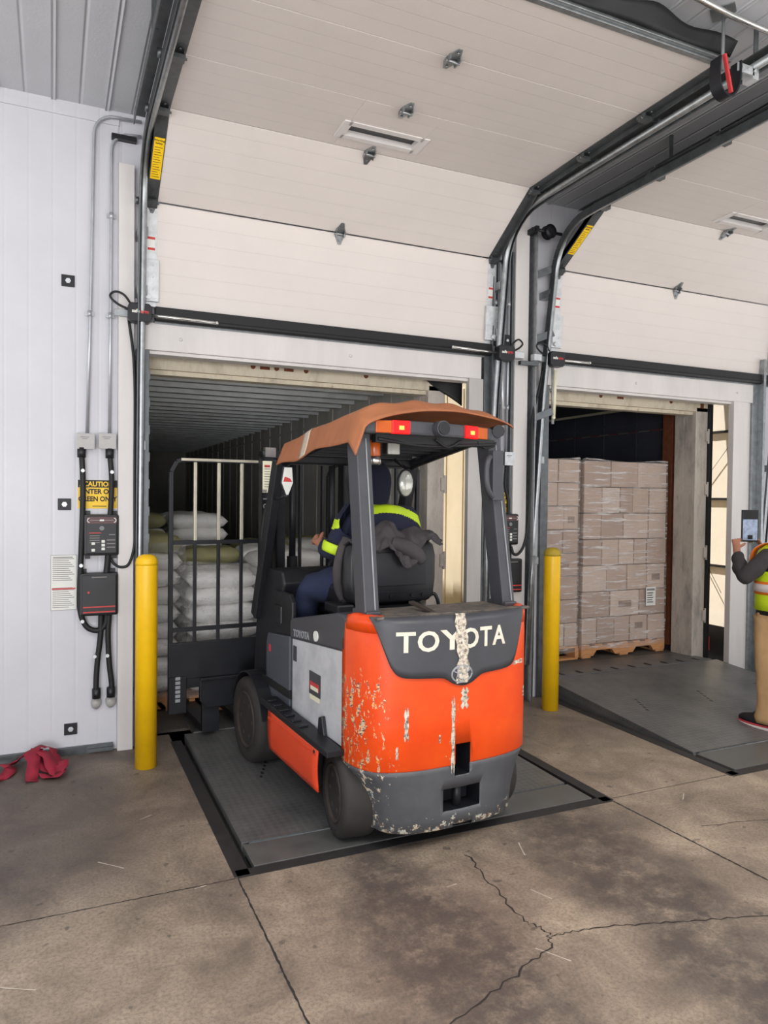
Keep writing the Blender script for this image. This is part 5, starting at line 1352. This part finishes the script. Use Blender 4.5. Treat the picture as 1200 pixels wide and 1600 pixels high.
def patch(src, name, m, keep, off=.004, parent=None):
    """a strip of tape or cloth that follows the surface of src"""
    bm = bmesh.new(); bm.from_mesh(src.data); bm.normal_update()
    bmesh.ops.subdivide_edges(bm, edges=[e for e in bm.edges if any(keep(v.co, .03) for v in e.verts)], cuts=2, use_grid_fill=True)
    bm.normal_update()
    bmesh.ops.delete(bm, geom=[f for f in bm.faces if not keep(f.calc_center_median(), 0)], context='FACES')
    for v in bm.verts: v.co += v.normal*off
    me = bpy.data.meshes.new(name); bm.to_mesh(me); bm.free(); me.materials.clear(); me.materials.append(M[m])
    for p in me.polygons: p.material_index = 0; p.use_smooth = True
    o = bpy.data.objects.new(name, me); COL.objects.link(o); o.parent = parent or src
    return o
def hand(J, E, wrist, tag_, d, side, palm_n, curl=.6, sc=1.0):
    """palm, four unequal bent fingers and a thumb grown from the wrist; d = direction of the hand, side = towards the thumb, palm_n = out of the palm"""
    d = Vector(d).normalized(); side = Vector(side); side = (side-d*side.dot(d)).normalized(); n = Vector(palm_n); n = (n-d*n.dot(d)-side*n.dot(side)).normalized()
    w = Vector(J[wrist][:3]); p1 = w+d*.04*sc; p2 = w+d*.075*sc
    J[tag_+'p1'] = (*p1, .030*sc, .017*sc); J[tag_+'p2'] = (*p2, .036*sc, .014*sc)
    E += [(wrist, tag_+'p1'), (tag_+'p1', tag_+'p2')]
    for i, (off, L) in enumerate(((.028, .072), (.010, .080), (-.009, .074), (-.026, .058))):
        L *= sc; base = p2+side*off*sc+d*.012; prev = tag_+'p2'; q = base; a = .25
        for s_ in range(3):
            k = '%sf%d%d' % (tag_, i, s_)
            if s_: a += curl; q = q+(d*math.cos(a)+n*math.sin(a))*L*(.42 if s_ == 1 else .34)
            J[k] = (*q, .0088*sc*(1-.12*s_)); E.append((prev, k)); prev = k
        a += curl; q = q+(d*math.cos(a)+n*math.sin(a))*L*.26; k = '%sf%d3' % (tag_, i); J[k] = (*q, .0065*sc); E.append((prev, k))
    q = w+d*.025*sc+side*.028*sc; J[tag_+'t0'] = (*q, .013*sc); E.append((tag_+'p1', tag_+'t0'))
    q = q+(d*.6+side*.7+n*.3).normalized()*.036*sc; J[tag_+'t1'] = (*q, .0105*sc); E.append((tag_+'t0', tag_+'t1'))
    q = q+(d*.75+side*.1+n*.65).normalized()*.030*sc; J[tag_+'t2'] = (*q, .0085*sc); E.append((tag_+'t1', tag_+'t2'))
def add_head(o, c, yaw, sc=1.0, pitch=0.0):
    """shape a head with face, ears and nose into the body's own mesh; faces local +y before yaw"""
    b = B(); R = Euler((pitch, 0, yaw)).to_matrix(); c = Vector(c)
    def sk(u, v):
        th = 2*PI*u; ph = PI*(v-.5); x = math.cos(ph)*math.cos(th)*.074; y = math.cos(ph)*math.sin(th)*.095; z = math.sin(ph)*.112
        if z < 0 and y > 0: x *= 1-.35*min(1, -z/.11); y *= 1-.05*(-z/.11)
        if z < 0 and y < 0: y *= 1-.35*(-z/.11)
        y += .016*math.exp(-((x/.012)**2))*math.exp(-((z+.012)/.022)**2)*(y > 0)          # nose
        y -= .010*math.exp(-((abs(x)-.031)/.013)**2)*math.exp(-((z-.012)/.012)**2)*(y > 0)  # eye sockets
        y += .006*math.exp(-((x/.02)**2))*math.exp(-((z+.058)/.008)**2)*(y > 0)             # lips
        y += .008*math.exp(-((x/.02)**2))*math.exp(-((z+.088)/.014)**2)*(y > 0)             # chin
        return c+R@Vector((x, y, z))*sc
    b.grid(40, 28, sk)
    for s_ in (-1, 1):
        b.ball(c+R@Vector((s_*.076, -.006, -.005))*sc, .010*sc, .018*sc, .030*sc, 12); b.ball(c+R@Vector((s_*.031, .078, .010))*sc, .011*sc, .011*sc, .011*sc, 10)
    b.bm.from_mesh(o.data); me = bpy.data.meshes.new(o.name); b.bm.to_mesh(me); b.bm.free()
    me.materials.append(o.data.materials[0]); o.data = me
    for p in me.polygons: p.use_smooth = True; p.material_index = 0

# ---- the driver on the forklift
dr = thing('person', 'forklift driver in a navy jacket with yellow-green reflective stripes, seen from behind', 'person', FL_LOC, FL_ROT)
J = {'pel': (.03, .95, 1.17, .13, .11), 'wai': (.035, .955, 1.28, .125, .10), 'che': (.05, .975, 1.40, .11, .08), 'neb': (.06, .985, 1.50, .06), 'nec': (.065, 1.0, 1.58, .052), 'hea': (.06, 1.01, 1.64, .05),
     'ls': (-.10, .965, 1.50, .034), 'le': (-.192, 1.005, 1.280, .032), 'lw': (-.205, 1.175, 1.318, .028),
     'rs': (.25, .985, 1.485, .034), 're': (.335, 1.10, 1.27, .042), 'rw': (.20, 1.28, 1.23, .028),
     'lh': (-.10, .97, 1.14, .085), 'lk': (-.275, 1.16, 1.08, .06), 'la': (-.30, 1.25, .66, .04), 'lt': (-.33, 1.40, .62, .035),
     'rh': (.14, .97, 1.14, .085), 'rk': (.18, 1.36, 1.10, .062), 'ra': (.18, 1.37, .68, .04), 'rf': (.18, 1.47, .62, .035)}
E = [('pel', 'wai'), ('wai', 'che'), ('che', 'neb'), ('neb', 'nec'), ('nec', 'hea'), ('che', 'ls'), ('ls', 'le'), ('le', 'lw'), ('che', 'rs'), ('rs', 're'), ('re', 'rw'), ('pel', 'lh'), ('lh', 'lk'), ('lk', 'la'), ('la', 'lt'), ('pel', 'rh'), ('rh', 'rk'), ('rk', 'ra'), ('ra', 'rf')]
JB = dict(J); EB = list(E)
hand(JB, EB, 'lw', 'l', (-.03, .9, .25), (.3, 0, 1), (.9, 0, -.3), .65)
hand(JB, EB, 'rw', 'r', (-.5, .85, .05), (-.3, 0, 1), (0, .3, -1), .65)
body = skin_mesh('body', JB, EB, 'skin', dr); add_head(body, (.060, 1.02, 1.685), math.radians(12), 1.0, math.radians(-8))
JJ = {k: J[k] for k in ('pel', 'wai', 'che', 'neb', 'ls', 'le', 'rs', 're')}
JJ['pel'] = (.03, .94, 1.10, .175, .135); JJ['wai'] = (.04, .95, 1.28, .175, .135); JJ['che'] = (.065, .97, 1.445, .19, .13); JJ['neb'] = (.07, .99, 1.555, .09, .08); JJ['col'] = (.067, 1.005, 1.615, .078)
JJ['ls'] = (-.115, .965, 1.515, .083); JJ['le'] = (-.192, 1.005, 1.280, .070); JJ['lc'] = (-.202, 1.15, 1.313, .050)
JJ['rs'] = (.275, .985, 1.495, .083); JJ['re'] = (.35, 1.10, 1.27, .064); JJ['rc'] = (.215, 1.26, 1.235, .048)
EJ = [('pel', 'wai'), ('wai', 'che'), ('che', 'neb'), ('neb', 'col'), ('che', 'ls'), ('ls', 'le'), ('le', 'lc'), ('che', 'rs'), ('rs', 're'), ('re', 'rc')]
jk = skin_mesh('jacket', JJ, EJ, 'navy', dr, 3); wrinkle(jk, .004, 30, 1)
patch(jk, 'shoulder_stripe', 'hivis', lambda c, e: 1.505-1.1*(c.x-.07)**2-e < c.z < 1.552-1.1*(c.x-.07)**2+e and c.y < .99+e and -.30 < c.x < .42, .005)
a_ = Vector((-.192, 1.005, 1.280)); q_ = Vector((-.115, .965, 1.515)); R_ = [a_+(q_-a_)*k for k in (-.02, .03, .10, .17, .20)]
b = B(); b.tube(R_, [.073, .078, .081, .082, .080], 20, caps=False); b.build('sleeve_stripe', 'hivis', jk, solid=.003)
b = B()
def hood(u, v):
    th = 2*PI*u; ph = PI*(v*.86-.36); k = 1.0+.05*math.sin(th*3)
    x = math.cos(ph)*math.cos(th)*.092*k; y = math.cos(ph)*math.sin(th)*.112; z = math.sin(ph)*.125
    if z < -.04: x *= 1.0+(-.04-z)*2.2; y -= (-.04-z)*.25; z -= (-.04-z)*.5
    return (.060+x, 1.012+y-(.05 if y > .06 and z < .06 else 0)*0, 1.682+z)
b.grid(36, 22, hood)
bmesh.ops.delete(b.bm, geom=[f for f in b.bm.faces if f.calc_center_median().y > 1.085 and 1.60 < f.calc_center_median().z < 1.735], context='FACES')
hd = b.build('hood', 'navy_dark', dr, solid=.006); 
JP = {'pel': (.03, .95, 1.14, .165, .13), 'lh': (-.11, .98, 1.12, .115), 'lm': (-.20, 1.07, 1.085, .11), 'lk': (-.285, 1.16, 1.07, .092), 'lc': (-.29, 1.22, .86, .08), 'la': (-.30, 1.25, .68, .07),
      'rh': (.15, .98, 1.12, .115), 'rk': (.18, 1.36, 1.10, .082), 'rc': (.18, 1.365, .9, .075), 'ra': (.18, 1.37, .70, .07)}
pt = skin_mesh('trousers', JP, [('pel', 'lh'), ('lh', 'lm'), ('lm', 'lk'), ('lk', 'lc'), ('lc', 'la'), ('pel', 'rh'), ('rh', 'rk'), ('rk', 'rc'), ('rc', 'ra')], 'jean', dr, 2); wrinkle(pt, .005, 34, 2)
for n, x, y in (('l', -.32, 1.33), ('r', .18, 1.46)):
    b = B(); b.loft([[Vector((x+.045*w*math.cos(a), y+yo+.13*l*math.sin(a), z)) for a in [2*PI*k/20 for k in range(20)]] for z, w, l, yo in ((.548, 1, 1, 0), (.565, 1.05, 1.03, 0), (.60, 1.0, .95, -.005), (.64, .9, .6, -.045), (.70, .95, .42, -.065))])
    b.build('boot', 'shoe', dr)

body.data.materials.append(M['navy'])
for p in body.data.polygons:
    c = p.center
    if c.z < 1.56 and (c-Vector((-.205, 1.175, 1.318))).length > .10 and (c-Vector((.20, 1.28, 1.23))).length > .12 and not (c.y > 1.17 and c.z > 1.15): p.material_index = 1
# ---- grey jacket hung over the seat back
t = thing('hung_jacket', 'dark grey jacket slung over the forklift seat back', 'jacket', FL_LOC, FL_ROT)
def cloth(u, v):
    x = -.245+.535*u
    low = 1.355-.135*math.exp(-((u-.57)/.15)**2)-.035*math.exp(-((u-.2)/.1)**2)+.02*math.sin(u*17)
    ridge = 1.395+.075*math.exp(-((u-.42)/.12)**2)+.035*math.exp(-((u-.75)/.14)**2)-.05*max(0, .16-u)*4
    if v < .35: k = v/.35; y = .83-.09*k; z = ridge-.06*(1-k)+.0
    else:
        k = (v-.35)/.65; y = .74-.065*math.sin(min(1, k*1.6)*PI/2)-.02*k; z = ridge+(low-ridge)*k
    f = .012*math.sin(u*26+v*6)+.009*math.sin(u*47-v*9)
    return (x+.006*math.sin(v*20), y-abs(f)*1.2, z+f*.5)
b = B(); b.grid(56, 30, cloth); b.build('body_cloth', 'jacket_cloth', t, solid=.012)
b = B(); b.tube(smooth_path([(-.02, .665, 1.36), (.05, .648, 1.335), (.12, .645, 1.30), (.17, .655, 1.255)], 6), [.030+.012*math.sin(k*.17) for k in range(19)], 12); b.build('sleeve', 'jacket_cloth', t)
b = B(); b.tube(smooth_path([(-.215, .80, 1.37), (-.25, .79, 1.31), (-.268, .80, 1.21), (-.25, .82, 1.11), (-.22, .82, 1.05)], 6), .026, 10); b.build('hanging_edge', 'jacket_cloth', t)

# ---- the person with the phone at the right edge
PX, PYY = 4.645, 3.50
pe = thing('person', 'person in yellow safety vest and khaki trousers holding up a phone at right', 'person', (PX, PYY, 0.012), math.radians(6))
J = {'pel': (0, 0, .86, .13, .10), 'wai': (0, .0, 1.0, .115, .09), 'che': (0, .0, 1.15, .13, .10), 'neb': (0, -.005, 1.27, .06), 'nec': (0, .01, 1.35, .05), 'hea': (.02, .02, 1.41, .05),
     'ls': (-.165, .0, 1.225, .055), 'le': (-.295, .10, 1.05, .042), 'lw': (-.110, .288, 1.232, .028),
     'rs': (.165, .0, 1.225, .055), 're': (.27, .12, 1.05, .042), 'rw': (.205, .275, 1.225, .028),
     'lh': (-.09, 0, .80, .085), 'lk': (-.095, .02, .45, .058), 'la': (-.10, -.01, .09, .042), 'lt': (-.10, .13, .04, .035),
     'rh': (.09, 0, .80, .085), 'rk': (.10, .0, .45, .058), 'ra': (.11, -.03, .09, .042), 'rf': (.12, .11, .04, .035)}
EB = list(E); JB = dict(J)
hand(JB, EB, 'lw', 'l', (.45, .35, .75), (.5, -.8, .3), (.85, .3, -.2), .55, .95)
hand(JB, EB, 'rw', 'r', (-.45, .35, .75), (-.5, -.8, .3), (-.85, .3, -.2), .55, .95)
body = skin_mesh('body', JB, EB, 'skin', pe); add_head(body, (.035, .04, 1.49), 0, .98)
b = B()
def cap(u, v):
    th = 2*PI*u; ph = PI*(v*.62-.12); return (.035+math.cos(ph)*math.cos(th)*.080, .03+math.cos(ph)*math.sin(th)*.100-.01, 1.50+math.sin(ph)*.118)
b.grid(28, 14, cap)
bmesh.ops.delete(b.bm, geom=[f for f in b.bm.faces if f.calc_center_median().y > .085 and f.calc_center_median().z < 1.56], context='FACES')
b.build('hair', 'hair', pe, solid=.008)
JS = {'pel': (0, 0, .83, .150, .115), 'wai': (0, 0, 1.0, .135, .11), 'che': (0, 0, 1.16, .15, .115), 'neb': (0, -.005, 1.28, .08, .07), 'col': (0, .005, 1.325, .064),
      'ls': (-.172, 0, 1.215, .072), 'lm': (-.235, .05, 1.13, .066), 'le': (-.300, .10, 1.045, .062), 'lf': (-.215, .19, 1.125, .053), 'lc': (-.132, .264, 1.207, .042), 'rs': (.172, 0, 1.215, .072), 're': (.28, .12, 1.045, .058), 'rc': (.215, .255, 1.20, .042)}
sh = skin_mesh('shirt', JS, [('pel', 'wai'), ('wai', 'che'), ('che', 'neb'), ('neb', 'col'), ('che', 'ls'), ('ls', 'lm'), ('lm', 'le'), ('le', 'lf'), ('lf', 'lc'), ('che', 'rs'), ('rs', 're'), ('re', 'rc')], 'charcoal_cloth', pe, 2); wrinkle(sh, .004, 38, 3)
b = B(); V = []
for z, rx, ry in ((.83, .195, .150), (.90, .192, .150), (1.0, .188, .148), (1.1, .192, .150), (1.18, .196, .146), (1.235, .185, .125), (1.275, .13, .10), (1.30, .085, .085)):
    V.append([Vector((rx*math.copysign(abs(math.cos(a))**.8, math.cos(a)), ry*math.copysign(abs(math.sin(a))**.8, math.sin(a)), z)) for a in [2*PI*k/48 for k in range(48)]])
b.loft(V, caps=False)
bmesh.ops.delete(b.bm, geom=[f for f in b.bm.faces if abs(f.calc_center_median().x) > .165 and 1.06 < f.calc_center_median().z < 1.21], context='FACES')
vest = b.build('vest', 'hivis_vest', pe, solid=.008)
def ring_band(z0, z1, off):
    b = B()
    b.loft([[Vector(((.190+off)*math.copysign(abs(math.cos(a))**.8, math.cos(a)), (.150+off)*math.copysign(abs(math.sin(a))**.8, math.sin(a)), z)) for a in [2*PI*k/48 for k in range(48)]] for z in (z0, z1)], caps=False); return b
ring_band(.94, 1.03, .007).build('vest_trim', 'orange_trim', vest, solid=.003)
b = ring_band(.958, 1.012, .010); ob = b.build('vest_stripe', 'silver_tape', vest, solid=.003)
for sx in (-1, 1):
    b = B(); P = [(sx*.13, -.150, 1.03), (sx*.13, -.152, 1.15), (sx*.125, -.128, 1.235), (sx*.11, -.06, 1.285), (sx*.11, .05, 1.285), (sx*.125, .128, 1.235), (sx*.13, .152, 1.15)]
    L = smooth_path(P, 4)
    b.grid(len(L)-1, 1, lambda u, v: (L[round(u*(len(L)-1))].x+(v-.5)*.062, L[round(u*(len(L)-1))].y*1.02, L[round(u*(len(L)-1))].z+.006)); sp = b.build('shoulder_trim', 'orange_trim', vest, solid=.003)
    b = B(); b.grid(len(L)-1, 1, lambda u, v: (L[round(u*(len(L)-1))].x+(v-.5)*.045, L[round(u*(len(L)-1))].y*1.045, L[round(u*(len(L)-1))].z+.010)); b.build('shoulder_tape', 'silver_tape', sp, solid=.003)
b = B()
def leg(pts):
    b.loft([[Vector((x+rx*math.cos(a), y+ry*math.sin(a), z)) for a in [2*PI*k/32 for k in range(32)]] for x, y, z, rx, ry in pts])
leg([(0, 0, .70, .185, .135), (0, 0, .76, .198, .148), (0, 0, .84, .188, .146), (0, 0, .85, .180, .140)])
leg([(-.125, .0, .05, .070, .085), (-.125, .0, .09, .082, .098), (-.120, -.005, .16, .076, .090), (-.112, .0, .30, .080, .094), (-.105, .015, .44, .086, .096), (-.100, .015, .58, .097, .110), (-.095, .005, .70, .104, .130), (-.09, 0, .78, .104, .140)])
leg([(.11, -.02, .05, .070, .085), (.11, -.02, .09, .082, .098), (.108, -.01, .30, .080, .094), (.105, .0, .44, .086, .096), (.10, .005, .58, .097, .110), (.095, .0, .70, .104, .130), (.09, 0, .78, .104, .140)])
bmesh.ops.subdivide_edges(b.bm, edges=b.bm.edges[:], cuts=1, use_grid_fill=True); b.bm.normal_update()
pt = b.build('trousers', 'khaki', pe)
wrinkle(pt, .006, 30, 4)
b = B(); b.loft([[Vector((.192*math.cos(a), .150*math.sin(a), z)) for a in [2*PI*k/40 for k in range(40)]] for z in (.80, .842)], caps=False); b.build('belt', 'black_rubber', pe, solid=.01)
for n, x, y, rz in (('l', -.135, .08, .0), ('r', .12, .05, 0)):
    def sole(z, w, l, yo=0): return [Vector((x+.047*w*math.cos(a)*(1-.18*max(0, -math.sin(a))), y+yo+.145*l*math.sin(a), z)) for a in [2*PI*k/28 for k in range(28)]]
    b = B(); b.loft([sole(.034, .98, .98), sole(.055, 1.0, .99), sole(.075, .92, .88, -.012), sole(.095, .80, .60, -.045), sole(.125, .78, .46, -.065)]); shoe = b.build('shoe', 'shoe', pe)
    b = B(); b.loft([sole(.0, .95, .97), sole(.006, 1.02, 1.0), sole(.022, 1.03, 1.01)]); b.build('shoe_sole', 'shoe_white', shoe)
    b = B(); b.loft([sole(.020, 1.03, 1.01), sole(.034, 1.02, 1.0)]); b.build('shoe_band', 'shoe_red', shoe)
body.data.materials.append(M['charcoal_cloth'])
for p in body.data.polygons:
    c = p.center
    if c.z < 1.30 and c.y < .22: p.material_index = 1
# the phone held up
ph = thing('smartphone', 'large dark smartphone held up with a lit screen at the right edge', 'phone', (4.668, 3.80, 1.295), math.radians(-16))
b = B(); b.box(-.066, .066, -.006, .006, 0, .235, bev=.004); b.build('case', 'black_plastic', ph)
b = B(); b.box(-.058, .058, -.0072, -.006, .012, .222); sc_ = b.build('screen', 'screen', ph)
b = B(); b.box(-.058, .058, -.008, -.0072, .165, .222); b.box(-.02, .02, -.008, -.0072, .02, .05); b.build('screen_shade', 'ink', sc_)

# ================================================================== group phrases for the repeats
GROUPS = {'overhead_door': 'sectional dock doors', 'door_track': 'galvanized door tracks', 'trailer': 'trailers outside the dock', 'pallet': 'wooden pallets under the loads',
          'wrapped_load': 'stretch-wrapped carton loads', 'wrapped_sack_load': 'sack loads in the trailer', 'bollard': 'yellow bollards', 'conduit': 'steel conduits',
          'junction_box': 'junction boxes on the wall', 'flexible_cable': 'black flexible cables on the wall', 'sensor_cable': 'thin sensor cables', 'wall_bushing': 'wall bushings under the cable tails',
          'anchor_plate': 'black anchor plates on the wall', 'caution_sign': 'caution signs', 'control_unit': 'upper control panels', 'control_box': 'lower control boxes',
          'door_sensor': 'door position sensors', 'cross_brace': 'cross braces beside the white column', 'bolt_plate': 'black bolt plates', 'mount_stub': 'bright steel stubs on the white column',
          'ratchet_strap': 'red webbing straps on the floor', 'dock_leveller': 'dock levellers', 'sun_block_pad': 'unseen sun-blocking pads'}
for o in SC.objects:
    k = o.name.split('.')[0]
    if o.parent is None and k in GROUPS and 'label' in o: o['group'] = GROUPS[k]
